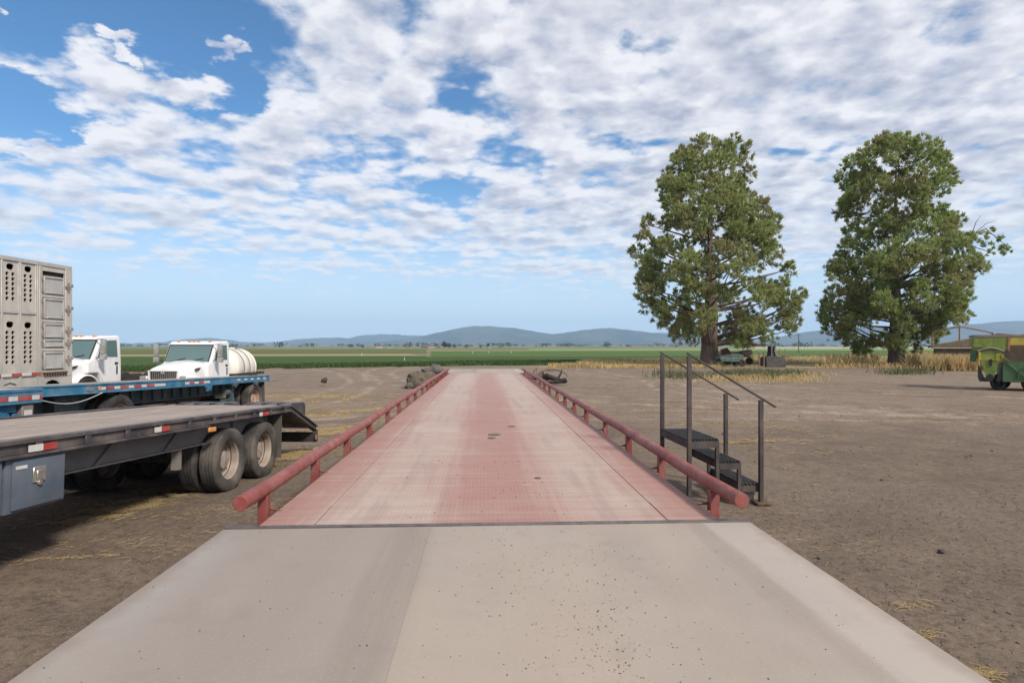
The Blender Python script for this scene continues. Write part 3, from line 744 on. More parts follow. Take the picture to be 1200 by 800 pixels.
for x0 in (-1.10, -TW+.10):
    b = MB(); b.prism([(2.55, HD-.02), (3.12, HD+.02), (3.20, HD-.05), (3.20, HD-.40), (3.12, HD-.40), (2.60, HD-.16)], 'x', x0, x0+1.0)
    for k in range(4): b.box(x0+.05+k*.3, x0+.09+k*.3, 2.62, 3.1, HD-.01, HD+.022)
    b.build('folding_ramp', M_BLACK, gt, bevel=.005)
b = MB()
tape_strip(gt, [(-3.60, -3.44, 'w'), (-3.43, -3.28, 'r'), (-1.80, -1.67, 'w'), (-1.665, -1.50, 'r'), (.95, 1.06, 'w'), (1.065, 1.30, 'r')], HD-.112, HD-.05, .001)
MB().box(.0, .03, -.62, -.44, HD-.225, HD-.160).build('marker_lamp', M_AMBER, gt, bevel=.008)
# tool box under the deck
b = MB(); b.box(-.50, -.045, -3.66, -2.99, HD-.64, HD-.165); tb = b.build('tool_box', M_BOX, gt, loc=(0, -.12, 0), bevel=.008, seg=2)
MB().box(-.044, -.022, -3.60, -3.02, HD-.615, HD-.185).build('door', M_BOX, tb, bevel=.008, seg=2)
b = MB(); b.box(-.021, -.008, -3.40, -3.26, HD-.40, HD-.26); b.box(-.007, .004, -3.37, -3.29, HD-.385, HD-.29); b.cyl((-.012, -3.33, HD-.405), (.004, -3.33, HD-.405), .026, 12); b.build('latch', M_CHROME, tb, bevel=.003)
MB().box(-.021, -.018, -3.58, -3.46, HD-.255, HD-.225).build('sticker', M_WTAPE, tb)
b = MB(); b.box(-.42, -.03, -3.92, -3.70, HD-.68, HD-.157); b.build('support_leg', M_BOX, gt, loc=(0, -.12, 0), bevel=.01)

# ------------------------------------------------------------------ blue flatbed trailer behind
bt = thing('flatbed_trailer', 'long blue flatbed trailer with dusty deck behind the black flatbed trailer', 'trailer', CW(-8.57, 20.0, -.10), (R(-1.55), R(-2.0), HEAD), 'trailers parked in the yard')
BH, BW, BF, BR = 1.29, 2.5, -9.62, 1.02
b = MB()
for i in range(9):
    xa = -BW+.06 + i*(BW-.12)/9; b.box(xa+.002, xa+(BW-.12)/9-.002, BF+.02, BR-.02, BH-.05, BH+.012+random.uniform(-.003, .003))
b.build('board_deck', M_BDECK, bt)
for x0, x1 in ((-.06, 0), (-BW, -BW+.06)):
    b = MB(); b.box(x0, x1, BF, BR, BH-.20, BH)
    if x1 == 0: b.box(x0, x1+.018, BF, BR, BH-.03, BH+.006); b.box(x0, x1+.014, BF, BR, BH-.205, BH-.18)
    b.build('side_rail', M_BLUE, bt, bevel=.005)
b = MB(); b.box(-BW, 0, BR, BR+.05, BH-.2, BH+.004); b.build('rear_rail', M_BLUE, bt, bevel=.006)
for s in (-.55, -BW+.55):
    b = MB(); b.prism([(BF, BH-.62), (-6.9, BH-.62), (-6.0, BH-.52), (-1.5, BH-.50), (BR, BH-.36), (BR, BH-.205), (BF, BH-.205)], 'x', s-.012, s+.012)
    b.prism([(-6.0, BH-.545), (-1.5, BH-.525), (-1.5, BH-.50), (-6.0, BH-.52)], 'x', s-.09, s+.09)
    for yy in np.arange(-8.8, .5, .42): b.box(s+.012, s+.07, yy-.01, yy+.01, BH-.49, BH-.21)
    b.build('main_beam', M_TEAL, bt)
mkb = wheel_maker(.52, .27, M_TYRE, M_RIMR)
for yy in (0.05,):
    for x, fl in ((-.15, False), (-.48, True), (-BW+.48, False), (-BW+.15, True)): mkb(bt, x, yy, .52, fl)
    MB().cyl((-BW+.3, yy, .52), (-.3, yy, .52), .07, 12).build('axle', M_UNDER, bt)
for x0 in (-.66, -BW+.06): MB().box(x0, x0+.60, .78, .80, .28, BH-.22).build('mud_flap', M_FLAP, bt)
# turntable dolly axle at the front
mkd = wheel_maker(.52, .27, M_TYRED, M_RIMR)
for x, fl in ((-.15, False), (-.48, True), (-BW+.48, False), (-BW+.15, True)): mkd(bt, x, -6.45, .50, fl)
b = MB(); b.cyl((-BW+.3, -6.45, .5), (-.3, -6.45, .5), .07, 12); b.box(-1.75, -.75, -7.2, -5.8, .62, .76); b.lathe([(.30, .76), (.62, .77), (.62, .83), (.001, .83)], (-BW/2, -6.45, 0), 'z', 24); b.build('dolly_frame', M_TEAL, bt)
b = MB(); b.box(-.62, -.30, -9.3, -8.05, .50, .68); b.bar((-.42, -8.1, .6), (-1.2, -6.9, .7), .12, .12); b.build('drawbar', M_BLUE, bt, bevel=.01)
b = MB(); b.box(-.60, -.30, -8.0, -7.35, .48, 1.06); b.build('dolly_box', M_TEAL, bt, bevel=.01)
b = MB(); b.tube([(.022, -8.9+i*.2, BH-.20-.17*math.sin(math.pi*i/9)) for i in range(10)], .009, 6); b.build('air_hose', M_WTAPE, bt)
def ringd(parent, y, z, r, nm, mt):
    b = MB(); b.tube([(.03, y+r*math.cos(a), z+r*math.sin(a)) for a in np.linspace(0, 2*math.pi, 15)], .014, 6); b.cyl((0, y, z), (.03, y, z), r*.5, 10); b.build(nm, mt, parent)
ringd(bt, -8.98, BH-.13, .065, 'winch_ring', M_BLUE)
for yy in (-2.9,):
    b = MB(); b.box(.0, .05, yy-.16, yy+.16, BH-.26, BH-.21); b.box(-.01, .06, yy-.10, yy+.10, BH-.36, BH-.26); b.cyl((.0, yy, BH-.30), (.09, yy, BH-.30), .045, 12); b.build('ratchet_winch', M_BLUE, bt)
for yy in (-1.35, .05):
    b = MB(); b.box(-.04, .03, yy-.15, yy+.15, BH-.27, BH-.21); b.cyl((.0, yy-.05, BH-.28), (.06, yy-.05, BH-.28), .05, 10); b.build('ratchet_winch', M_TEAL, bt)
b = MB(); b.box(-.30, -.12, -1.35, -1.20, .50, 1.05); b.cyl((-.20, -1.62, .82), (-.20, -1.40, .82), .10, 12); b.box(-.3, -.2, -1.7, -1.0, .55, .62); b.build('spring_hanger', M_TEAL, bt)
b = MB(); b.cyl((-.9, -1.9, .72), (-.9, -4.6, .72), .12, 14); b.build('air_tank', M_UNDER, bt)
def ytape(px):                                        # picture column -> length along the blue rail
    k = (px-600)/F; return (-8.57 - k*20.0) / (k - .04)
def taperuns(cols, c0='w'):
    o = []; c = c0
    for a, b_ in zip(cols[:-1], cols[1:]):
        o.append((ytape(a), ytape(b_)-.01, c)); c = 'r' if c == 'w' else 'w'
    return o
tape_strip(bt, taperuns([120, 125, 135, 142, 152, 158, 167, 173, 182, 195]), BH-.135, BH-.075, .001)
tape_strip(bt, taperuns([218, 223, 229, 234, 240, 247]), BH-.135, BH-.075, .001)
for px_ in (281, 289, 296.5, 304, 311): MB().box(.0, .008, ytape(px_)-.10, ytape(px_)+.08, BH-.12, BH-.07).build('side_reflector', M_WTAPE, bt)
b = MB(); b.prism([(ytape(106.5)+.09*math.cos(a), BH-.105+.05*math.sin(a)) for a in np.linspace(0, 2*math.pi, 16, endpoint=False)], 'x', 0, .016); b.build('marker_lamp', M_CHROME, bt)
b = MB(); b.box(0, .014, ytape(116), ytape(119.5), BH-.15, BH-.06); b.build('marker_lamp', M_AMBER, bt, bevel=.01)

# ------------------------------------------------------------------ blue lead trailer, only its tail in the frame
lt = thing('flatbed_trailer', 'tail end of a blue flatbed trailer with wide red and white tape', 'trailer', CW(-7.92, 10.05, 0.0), (R(-1.2), 0, HEAD), 'trailers parked in the yard')
LH = 1.48
b = MB(); b.box(-2.44, -.06, -5.2, -.06, LH-.05, LH+.004); b.build('board_deck', M_BDECK, lt)
b = MB(); b.box(-.06, 0, -5.2, 0, LH-.235, LH); b.box(-.06, .014, -5.2, 0, LH-.04, LH+.008); b.build('side_rail', M_BLUE, lt, bevel=.006)
b = MB(); b.box(-2.5, -2.44, -5.2, 0, LH-.235, LH); b.build('side_rail', M_BLUE, lt, bevel=.006)
b = MB(); b.box(-2.44, -.06, -.06, -.004, LH-.235, LH); b.build('rear_rail', M_BLUE, lt, bevel=.006)
tape_strip(lt, [(-1.0, -.66, 'r'), (-.655, -.49, 'w'), (-.485, -.22, 'r'), (-.215, -.07, 'w'), (-.065, -.01, 'r')], LH-.175, LH-.10, .001)
for s in (-.6, -1.9): MB().box(s-.06, s+.06, -5.2, -.1, LH-.55, LH-.24).build('main_beam', M_TEAL, lt)
for yy in (-.95, -2.1):
    for x, fl in ((-.15, False), (-.48, True), (-2.02, False), (-2.35, True)): mkd(lt, x, yy, .54, fl)
    MB().cyl((-2.2, yy, .52), (-.3, yy, .52), .07, 12).build('axle', M_UNDER, lt)
b = MB(); b.box(-.24, -.03, -.36, -.14, LH-.60, LH-.25); lb = b.build('lamp_box', M_FRAME, lt, bevel=.012)
MB().box(-.029, -.022, -.33, -.18, LH-.50, LH-.34).build('sticker', M_WTAPE, lb)
MB().box(-.021, -.016, -.31, -.20, LH-.475, LH-.42).build('sticker', M_REDL, lb)
b = MB(); b.cyl((-.30, -.62, LH-.42), (-.06, -.62, LH-.42), .06, 12); b.cyl((-.10, -.78, LH-.40), (-.04, -.78, LH-.40), .075, 14); b.cyl((-.10, -.45, LH-.42), (-.04, -.45, LH-.42), .04, 10); b.box(-.2, -.1, -.85, -.4, LH-.36, LH-.25); b.build('brake_chamber', M_BLUE, lt)
# ------------------------------------------------------------------ livestock trailer
vt = thing('livestock_trailer', 'tall silver livestock trailer with punched air holes and stacked side hatches', 'trailer', CW(-11.8, 15.95, -.09), (0, 0, HEAD), 'trailers parked in the yard')
def holed(b, y0, y1, z0, z1, cells, n=20, x=0.0):
    """sheet in the plane x with elliptical holes; cells = (yc, zc, ry, rz, half cell y, half cell z) in a column sorted by z"""
    def rect(ya, yb, za, zb):
        if yb-ya > 1e-4 and zb-za > 1e-4: b.add([(x,ya,za),(x,yb,za),(x,yb,zb),(x,ya,zb)], [(0,1,2,3)])
    for (yc, zc, ry, rz, hy, hz) in cells:
        ring = []; outer = []
        for k in range(n):
            t_ = 2*math.pi*(k+.5)/n; c, s = math.cos(t_), math.sin(t_)
            cs = lambda v: math.copysign(abs(v)**.8, v)
            ring.append((x, yc+ry*cs(c), zc+rz*cs(s)))
            q = min(hy/abs(c), hz/abs(s)); oy, oz = c*q, s*q
            outer.append((x, yc+oy, zc+oz))
        cor = []
        vs = ring + outer; fs = [(k, (k+1) % n, n+(k+1) % n, n+k) for k in range(n)]
        vs += [(x-.03, p[1], p[2]) for p in ring]; fs += [(k, (k+1) % n, 2*n+(k+1) % n, 2*n+k) for k in range(n)]
        b.add(vs, fs)
        for sy, sz in ((1,1),(-1,1),(-1,-1),(1,-1)):          # the four corner triangles
            cand = [o for o in outer if (o[1]-yc)*sy > 0 and (o[2]-zc)*sz > 0]
            a = max(cand, key=lambda o: (abs(abs(o[1]-yc)-hy) < 1e-6)*10 + (o[2]-zc)*sz); c_ = max(cand, key=lambda o: (abs(abs(o[2]-zc)-hz) < 1e-6)*10 + (o[1]-yc)*sy)
            b.add([a, (x, yc+sy*hy, zc+sz*hz), c_], [(0,1,2)])
    return rect
VT, VZ0 = 4.40, .62
b = MB(); rb = MB()
PW = .5
for k in range(9):
    yb_ = -1.12 - k*PW; ya = yb_ - PW + .10; yc = (ya+yb_)/2
    rows = []
    for (ov, top, cnt) in ((4.16, 3.99, 6), (2.79, 2.60, 7)):
        rows.append(('o', ov)); rows += [('d', top - i*.117) for i in range(cnt)]
    rows.sort(key=lambda r_: r_[1]); z = VZ0 + .42
    for kk, zc in rows:
        hz = .09 if kk == 'o' else .0585
        if kk == 'o': cl = [(yc, zc, .105, .075, .16, hz)]
        else: cl = [(yc-.08, zc, .045, .045, .08, hz), (yc+.08, zc, .045, .045, .08, hz)]
        rect = holed(b, ya, yb_, VZ0, VT, cl, 16)
        rect(ya, yb_, z, zc-hz); rect(ya, yc-.16, zc-hz, zc+hz); rect(yc+.16, yb_, zc-hz, zc+hz); z = zc+hz
    rect(ya, yb_, z, VT-.10)
    rb.box(-.02, .018, yb_, yb_+.10, VZ0+.42, VT-.10); rb.box(.018, .04, yb_+.03, yb_+.07, VZ0+.42, VT-.10)
b.build('side_panel', M_ALU, vt, smooth=False)
rb.box(.005, .03, -5.7, -1.10, 3.06, 3.12); rb.box(-.02, .02, -5.7, -1.03, VZ0+.36, VZ0+.42)
rb.build('side_ribs', M_ALU2, vt, bevel=.004)
b = MB(); b.box(-.06, .035, -5.7, .03, VT-.10, VT); b.box(-2.45, -.06, -5.7, .03, VT-.03, VT-.005); b.build('roof', M_ALU2, vt, bevel=.008)
b = MB(); b.box(-2.45, -2.42, -5.7, 0, VZ0, VT-.1); b.box(-2.42, -.03, -.02, .02, VZ0, VT-.1); b.box(-2.42, -.03, -5.7, -5.66, VZ0, VT-.1); b.box(-2.42, -.03, -5.6, -.03, 1.02, 1.06); b.build('body', M_ALU, vt)
b = MB(); b.box(-.34, -.30, -5.6, -.1, 1.1, VT-.04); b.box(-2.35, -.36, -5.6, -.1, 2.0, 2.02); b.build('inside', M_INSHADE, vt)  # dark sheet added close behind the holes, standing in for interior shade
# skirt with two round wheel openings
def arch_skirt(y0, y1, z0, z1, arches):
    pts = [(y0, z0)]
    for (yc, r, zt) in arches:
        for k in range(13):
            a = math.pi - math.pi*k/12; pts.append((yc+r*math.cos(a), z0+(zt-z0)*math.sin(a)))
    return pts + [(y1, z0), (y1, z1), (y0, z1)]
b = MB(); b.prism(arch_skirt(-5.7, .03, .55, VZ0+.36, [(-1.85, .50, 1.34-.42), (-.62, .50, 1.34-.42)]), 'x', -.03, .004)
sk = b
# the wheel arches reach above the skirt line, so the skirt is one tall sheet
sk = MB(); sk.prism(arch_skirt(-5.7, .03, .50, 1.04, []), 'x', -.05, -.045)
b = MB()
poly = arch_skirt(-5.7, .03, .52, 1.50, [(-1.86, .50, 1.42), (-.62, .50, 1.42)])
b.prism(poly, 'x', .021, .032); b.build('wheel_skirt', M_ALU, vt)
mkl = wheel_maker(.52, .27, M_TYRED, M_RIMR)
for yy in (-1.86, -.62):
    for x, fl in ((-.16, False), (-.48, True), (-1.97, False), (-2.29, True)): mkl(vt, x, yy, .52, fl)
# hatch bay
b = MB(); b.box(-.03, .03, -1.02, -.92, 1.5, VT-.10); b.box(-.03, .04, -.20, .03, 1.5, VT-.10); b.box(-.03, .03, -.92, -.20, 1.50, 1.66); b.box(-.03, .012, -.92, -.20, VT-.22, VT-.10)
for z in (3.55, 2.92, 2.19): b.box(-.03, .02, -.92, -.20, z-.035, z+.035)
b.build('hatch_frame', M_ALU, vt, bevel=.006)
MB().box(-.06, -.04, -.92, -.20, 1.66, VT-.22).build('hatch_backing', M_INSHADE, vt)  # near-black sheet, shade painted behind the hatch gaps
for z0, z1 in ((3.60, 4.06), (2.97, 3.50), (2.48, 2.87), (2.24, 2.46), (1.68, 2.14)):
    b = MB(); b.box(-.02, .005, -.86, -.24, z0, z1); b.box(.006, .03, -.88, -.83, z0, z1); b.box(.006, .03, -.27, -.22, z0, z1); b.box(.006, .03, -.83, -.27, z1-.05, z1); b.box(.006, .03, -.83, -.27, z0, z0+.05)
    h = b.build('hatch', M_ALU2, vt, bevel=.004)
    q = MB(); zc = (z0+z1)/2
    q.box(.031, .06, -.20, -.05, zc-.05, zc+.03); q.cyl((.06, -.12, zc-.12), (.06, -.12, zc+.12), .022, 8); q.cyl((.035, .0, zc+.06), (.065, .03, zc+.06), .04, 8)
    q.build('latch', M_FRAME, h)
    q = MB()
    for zz in (z0+.08, z1-.08): q.cyl((.03, -.94, zz-.04), (.03, -.94, zz+.04), .03, 8)
    q.build('hinge', M_FRAME, h)
b = MB()
for i in range(9): b.cyl((.03, -.90+i*.085, 1.60), (.10, -.90+i*.085, 1.60), .028, 8); b.bar((.05, -.90+i*.085, 1.60), (.05, -.87+i*.085, 1.50), .02, .02)
b.build('hook_row', M_PLATE, vt)
runs = []
yy = -3.5; c = 'r'
while yy < -1.05: runs.append((yy, yy+.27, c)); yy += .28; c = 'w' if c == 'r' else 'r'
tape_strip(vt, runs, 1.56, 1.63, .042)

# ------------------------------------------------------------------ trucks
def loft(b, rings, m=0, cap=True):
    n = len(rings[0]); base = len(b.v)
    for r_ in rings: b.v += [tuple(p) for p in r_]
    for i in range(len(rings)-1):
        for j in range(n):
            j2 = (j+1) % n; b.f.append((base+i*n+j, base+i*n+j2, base+(i+1)*n+j2, base+(i+1)*n+j)); b.m.append(m)
    if cap:
        b.f.append(tuple(base+j for j in range(n))[::-1]); b.m.append(m); b.f.append(tuple(base+(len(rings)-1)*n+j for j in range(n))); b.m.append(m)
    return b
def hoodring(y, w, zt, zb, crown=.06, rc=.16):
    return [(-w, y, zb), (-w, y, zt-rc*1.6), (-w+rc*.25, y, zt-rc*.6), (-w+rc, y, zt-.02), (-w*.45, y, zt+crown*.7), (0, y, zt+crown), (w*.45, y, zt+crown*.7), (w-rc, y, zt-.02), (w-rc*.25, y, zt-rc*.6), (w, y, zt-rc*1.6), (w, y, zb)]
mkt = wheel_maker(.50, .28, M_TYRED, M_RIM)
def truck(t_, ax_):
    b = MB(); loft(b, [hoodring(0, .60, 1.34, .75), hoodring(.06, .66, 1.44, .75), hoodring(.5, .74, 1.52, .75), hoodring(1.1, .86, 1.60, .8), hoodring(1.55, .92, 1.66, .8)])
    hood = b.build('hood', M_WHITE, t_, bevel=.012, ang=50)
    b = MB(); b.prism([(-.52, .86), (-.55, 1.30), (.55, 1.30), (.52, .86)], 'y', -.025, .02)
    gr = b.build('grille', M_BLK, t_, bevel=.01)
    b = MB()
    for i in range(13): b.box(-.50+i*.083-.012, -.50+i*.083+.012, -.040, -.026, .88, 1.28)
    b.build('grille_bars', M_FRAME, gr)
    b = MB(); b.prism([(-.60, .82), (-.63, 1.34), (.63, 1.34), (.60, .82), (.54, .84), (.57, 1.31), (-.57, 1.31), (-.54, .84)], 'y', -.015, .03); b.build('grille_surround', M_WHITE, t_)
    b = MB(); b.prism([(-.11, 1.27), (-.04, 1.30), (0, 1.255), (.04, 1.30), (.11, 1.27), (.035, 1.185), (0, 1.22), (-.035, 1.185)], 'y', -.06, -.041); b.build('emblem', M_CHROME, gr)
    for s in (-1, 1):
        b = MB()
        ring = []
        rings = []
        for k in range(11):
            a = math.pi*k/10; yc, zc = ax_, .52
            r0 = .60; rings.append([(s*.62, yc-r0*1.08*math.cos(a), zc+r0*math.sin(a)), (s*1.06, yc-r0*1.08*math.cos(a), zc+r0*math.sin(a)-.03), (s*1.08, yc-.55*1.08*math.cos(a), zc+.55*math.sin(a)-.03), (s*.62, yc-.55*math.cos(a), zc+.55*math.sin(a))])
        loft(b, rings); b.build('fender', M_WHITE, t_, ang=50)
        b = MB(); b.box(*sorted((s*.66, s*.98)), -.02, .06, .86, 1.12); b.build('headlight', M_CHROME, t_, bevel=.03)
        b = MB(); b.prism([(.80, 1.30), (1.02, 1.34), (1.12, 1.42), (.86, 1.38)], 'x', *sorted((s*.80, s*.90))); b.build('hood_vent', M_BLK, t_)
    b = MB(); b.box(-1.10, 1.10, -.16, -.03, .46, .80); b.build('bumper', M_WHITE, t_, bevel=.03)
    # cab
    cabp = [(1.40, .55 if ax_ < 1 else 1.12), (1.40, 1.52), (1.62, 1.60), (2.02, 2.36), (2.18, 2.50), (3.02, 2.54), (3.12, 2.46), (3.18, 1.5), (3.18, .55)] + ([] if ax_ < 1 else [(2.15, .55), (2.0, 1.0), (1.9, 1.12)])
    b = MB(); b.prism(cabp, 'x', -1.04, 1.04); b.build('cab', M_WHITE, t_, bevel=.05, seg=3)
    b = MB(); b.prism([(1.615, 1.66), (1.975, 2.335), (1.995, 2.325), (1.635, 1.65)], 'x', -.93, .93); ws = b.build('windscreen', M_GLASS, t_, bevel=.008)
    b = MB(); b.prism([(1.600, 1.66), (1.975, 2.365), (1.962, 2.37), (1.588, 1.665)], 'x', -.97, -.925); b.prism([(1.600, 1.66), (1.975, 2.365), (1.962, 2.37), (1.588, 1.665)], 'x', .925, .97); b.box(-.97, .97, 1.96, 1.99, 2.345, 2.385); b.build('windscreen_frame', M_BLK, ws)
    b = MB(); b.bar((-.7, 1.58, 1.66), (-.1, 1.66, 1.80), .02, .02); b.bar((.1, 1.58, 1.66), (.7, 1.66, 1.80), .02, .02); b.build('wiper', M_BLK, ws)
    b = MB()
    for x in (-.7, -.2, 0, .2, .7): b.box(x-.07, x+.07, 2.14, 2.26, 2.475, 2.545)
    b.build('marker_lamp', M_AMBER, t_, bevel=.02)
    for s in (-1, 1):
        q = sorted((s*1.042, s*1.060))
        b = MB(); b.prism([(1.70, .70 if ax_ < 1 else 1.14), (1.70, 1.66), (2.10, 2.42), (2.96, 2.44), (3.04, 1.6), (3.04, .70)] + ([] if ax_ < 1 else [(2.2, .70), (2.0, 1.04), (1.9, 1.14)]), 'x', *q); door = b.build('door', M_WHITE, t_, bevel=.01)
        q = sorted((s*1.061, s*1.066))
        b = MB(); b.prism([(1.86, 1.72), (2.18, 2.34), (2.88, 2.36), (2.94, 1.70)], 'x', *q); b.build('window', M_GLASS, door)
        q = sorted((s*1.061, s*1.085))
        b = MB(); b.box(*q, 2.78, 2.94, 1.42, 1.50); b.box(*q, 2.86, 2.92, 1.05, 1.36); b.build('handle', M_BLK, door)
        b = MB(); b.box(*sorted((s*1.30, s*1.50)), 1.66, 1.76, 1.86, 2.40); b.box(*sorted((s*1.28, s*1.52)), 1.66, 1.76, 1.62, 1.84); mr = b.build('mirror', M_CHROME, t_, bevel=.03, seg=2)
        b = MB(); b.bar((s*1.03, 1.9, 2.38), (s*1.38, 1.72, 2.40), .03, .03); b.bar((s*1.03, 1.8, 1.70), (s*1.38, 1.72, 1.68), .03, .03); b.build('mirror_arm', M_BLK, mr)
    for x, fl in ((.90, False), (-.90, True)): mkt(t_, x, ax_, .50, fl)
    for x, fl in ((.93, False), (.61, True), (-.61, False), (-.93, True)): mkt(t_, x, 5.6, .50, fl)
    b = MB()
    for x in (-.43, .43): b.box(x-.05, x+.05, .3, 6.5, .62, .90)
    b.build('chassis', M_UNDER, t_)
    
t1 = thing('truck', 'white bonneted truck cab without a load peeking out behind the silver livestock trailer', 'truck', CW(-18.78, 23.2, -.20), (0, 0, HEAD), 'trucks parked in the yard')
t1.scale = (1.12, 1.12, 1.12); truck(t1, 1.35)
t2 = thing('tank_truck', 'white bonneted truck carrying a ribbed white plastic water tank beyond the blue trailer', 'truck', CW(-13.95, 23.9, -.13), (0, 0, HEAD), 'trucks parked in the yard')
truck(t2, .62)
b = MB(); b.box(-1.05, 1.05, 3.4, 6.6, .92, 1.04); b.build('flat_bed', M_UNDER, t2)
prof = [(.001, 3.72)]
TR, TY0, TY1 = .92, 3.72, 6.25
for k in range(1, 7): a = math.pi/2*k/6; prof.append((TR*math.sin(a)**.7, TY0+.42*(1-math.cos(a))))
yy = TY0+.45
while yy < TY1-.55:
    prof += [(TR, yy), (TR+.0, yy+.46), (TR-.022, yy+.48), (TR-.022, yy+.51), (TR, yy+.53)]; yy += .56
prof += [(TR, TY1-.42)] + [(TR*math.cos(math.pi/2*k/6)**.7 if k < 6 else .001, TY1-.42+.42*math.sin(math.pi/2*k/6)) for k in range(1, 7)]
b = MB(); b.lathe(prof, (.08, 0, 1.27), 'y', 40); tank = b.build('water_tank', M_POLY, t2, ang=60)
b = MB(); b.cyl((.08, 5.0, 2.17), (.08, 5.0, 2.24), .24, 20); b.build('lid', M_POLY, tank)
b = MB()
for yb in (4.62, 5.18):
    b.tube([(.08+(TR+.012)*math.cos(a), yb+.04, 1.27+(TR+.012)*math.sin(a)) for a in np.linspace(-.3, math.pi+.3, 24)], .018, 6)
b.build('tie_band', M_FRAME, tank)

# ------------------------------------------------------------------ green and yellow spreader at the frame edge
sp = thing('feed_wagon', 'green and yellow hopper wagon with sloped end standing on the dirt near the trees', 'wagon', CW(23.1, 29.9, 0), (0, 0, -YAW-R(33)), None); sp.scale = (.80, 1, 1)
b = MB(); b.box(.0, 6.2, -.04, .04, 2.62, 2.74); b.box(.0, 6.2, 2.26, 2.34, 2.62, 2.74); b.box(-.02, .06, .04, 2.26, 2.62, 2.74); b.build('top_rail', M_FRAME, sp, bevel=.012)
b = MB(); b.prism([(.05, 2.60), (.05, 2.16), (1.62, 1.98), (1.62, 2.60)], 'y', -.02, .02); b.prism([(.05, 2.60), (.05, 2.16), (1.62, 1.98), (1.62, 2.60)], 'y', 2.28, 2.32); b.prism([(-.018, 2.60), (2.278, 2.60), (2.278, 2.16), (-.018, 2.16)], 'x', .03, .06); b.build('upper_side', M_GREEN, sp)
b = MB(); b.box(1.64, 1.76, -.05, 2.34, 1.95, 2.60); b.build('post', M_RUST, sp, bevel=.01)
b = MB(); b.box(1.78, 6.2, -.02, .02, 2.24, 2.60); b.build('upper_board', M_YELL, sp)
b = MB(); b.prism([(1.80, 2.22), (6.2, 2.22), (6.2, 1.42), (1.40, 1.42)], 'y', .26, .30); b.build('sloped_side', M_BROWN, sp)
b = MB(); b.prism([(.22, 1.98), (1.42, 1.98), (1.42, 1.46), (1.22, 1.30), (.98, .55), (.66, .55), (.40, 1.36), (.22, 1.62)], 'y', .0, .06)
b.prism([(.10, 2.14), (1.55, 1.98), (1.40, 1.5), (.3, 1.5)], 'y', .061, 2.2); hp = b.build('hopper_end', M_GREEN, sp, bevel=.01)
b = MB(); b.tube([(.20+1.3*u, -.015, 1.92+.16*math.sin(math.pi*u)) for u in np.linspace(0, 1, 12)], .055, 8); b.build('guard', M_FRAME, hp)
b = MB(); b.box(.24, .36, -.03, .0, 1.48, 1.96); b.box(1.10, 1.30, -.03, .0, 1.46, 1.80); b.build('side_bracket', M_YELL, hp, bevel=.01)
b = MB(); b.cyl((.84, -.05, 1.44), (.84, .0, 1.44), .10, 14); b.box(.78, .90, -.04, -.005, 1.20, 1.36); b.lathe([(.001, -.05), (.19, -.05), (.19, .0)], (.80, .0, .62), 'y', 18); b.build('drive_bearing', M_BLK, hp)
b = MB(); b.box(.20, 1.5, -.02, .0, 1.50, 1.53); b.build('hopper_seam', M_YELL, hp)
b = MB(); b.prism([(.22, 1.36), (.62, .42), (.30, .42), (.22, .62)], 'y', .02, .08); b.build('end_gusset', M_BLK, sp)
b = MB(); b.prism([(1.10, .46), (1.42, 1.36), (1.42, .46)], 'y', .02, .08); b.build('end_gusset', M_BLK, sp)
b = MB(); b.prism([(-.10, 1.96), (.16, 1.96), (.16, 1.4), (-.16, 1.4)], 'y', .1, .5); b.build('side_chute', M_DGREEN, sp)
b = MB(); b.box(1.43, 6.2, -.01, .05, .44, 1.40); b.box(1.43, 6.2, 2.2, 2.26, .44, 1.40); b.box(1.43, 1.5, .051, 2.19, .44, 1.40); b.build('lower_box', M_DGREEN, sp)
b = MB(); b.bar((1.60, -.04, 1.38), (2.70, -.04, .52), .05, .03); b.bar((1.30, -.05, 1.78), (1.75, -.05, 1.42), .07, .04); b.build('brace', M_GREEN, sp)
b = MB(); b.tube([(2.75+.62*math.cos(a), -.03, .62+.62*math.sin(a)) for a in np.linspace(0, math.pi, 14)], .05, 8); b.build('wheel_arch', M_DGREEN, sp)
mks = wheel_maker(.40, .30, M_TYRED, M_UNDER)
for x, y, fl in ((1.25, .38, 0), (2.75, .38, 0), (3.7, .38, 0), (1.7, 1.95, 0), (3.2, 1.95, 0)):
    o = mks(sp, x, y, .39, False); o.rotation_euler = (.4, 0, -math.pi/2)
b = MB(); b.box(.7, 6.0, .5, 1.8, .40, .56); b.cyl((1.25, .3, .39), (1.25, 2.0, .39), .06, 10); b.cyl((2.75, .3, .39), (2.75, 2.0, .39), .06, 10); b.build('running_gear', M_UNDER, sp)

# ------------------------------------------------------------------ rusty harvester with brown sheets behind the grass
hv = thing('harvester', 'brown rusty harvester with sloping sheet sides and pipe frame behind the dry grass', 'farm machine', CW(43.3, 58.0, 0), (0, 0, -YAW-R(30)), None); hv.scale = (1.16, 1.16, 1.02)
b = MB(); b.prism([(-1.9, 2.15), (-.2, 2.55), (2.6, 3.28), (5.0, 2.80), (9.0, 2.35), (9.0, 1.95), (-1.9, 1.95)], 'y', 0, 2.4); b.build('body', M_BROWN, hv, bevel=.02)
b = MB(); b.prism([(4.0, 3.0), (5.6, 3.48), (9.0, 2.72), (9.0, 2.4), (4.0, 2.6)], 'y', 2.6, 4.4); b.build('rear_body', M_BROWN, hv, bevel=.02)
b = MB(); b.bar((2.6, -.05, 3.28), (9.0, -.05, 2.42), .10, .10); b.bar((5.5, 2.55, 3.5), (9.0, 2.55, 2.76), .12, .10); b.bar((3.7, 2.5, 2.9), (5.5, 2.5, 3.5), .10, .10); b.build('edge_beam', M_RUST, hv)
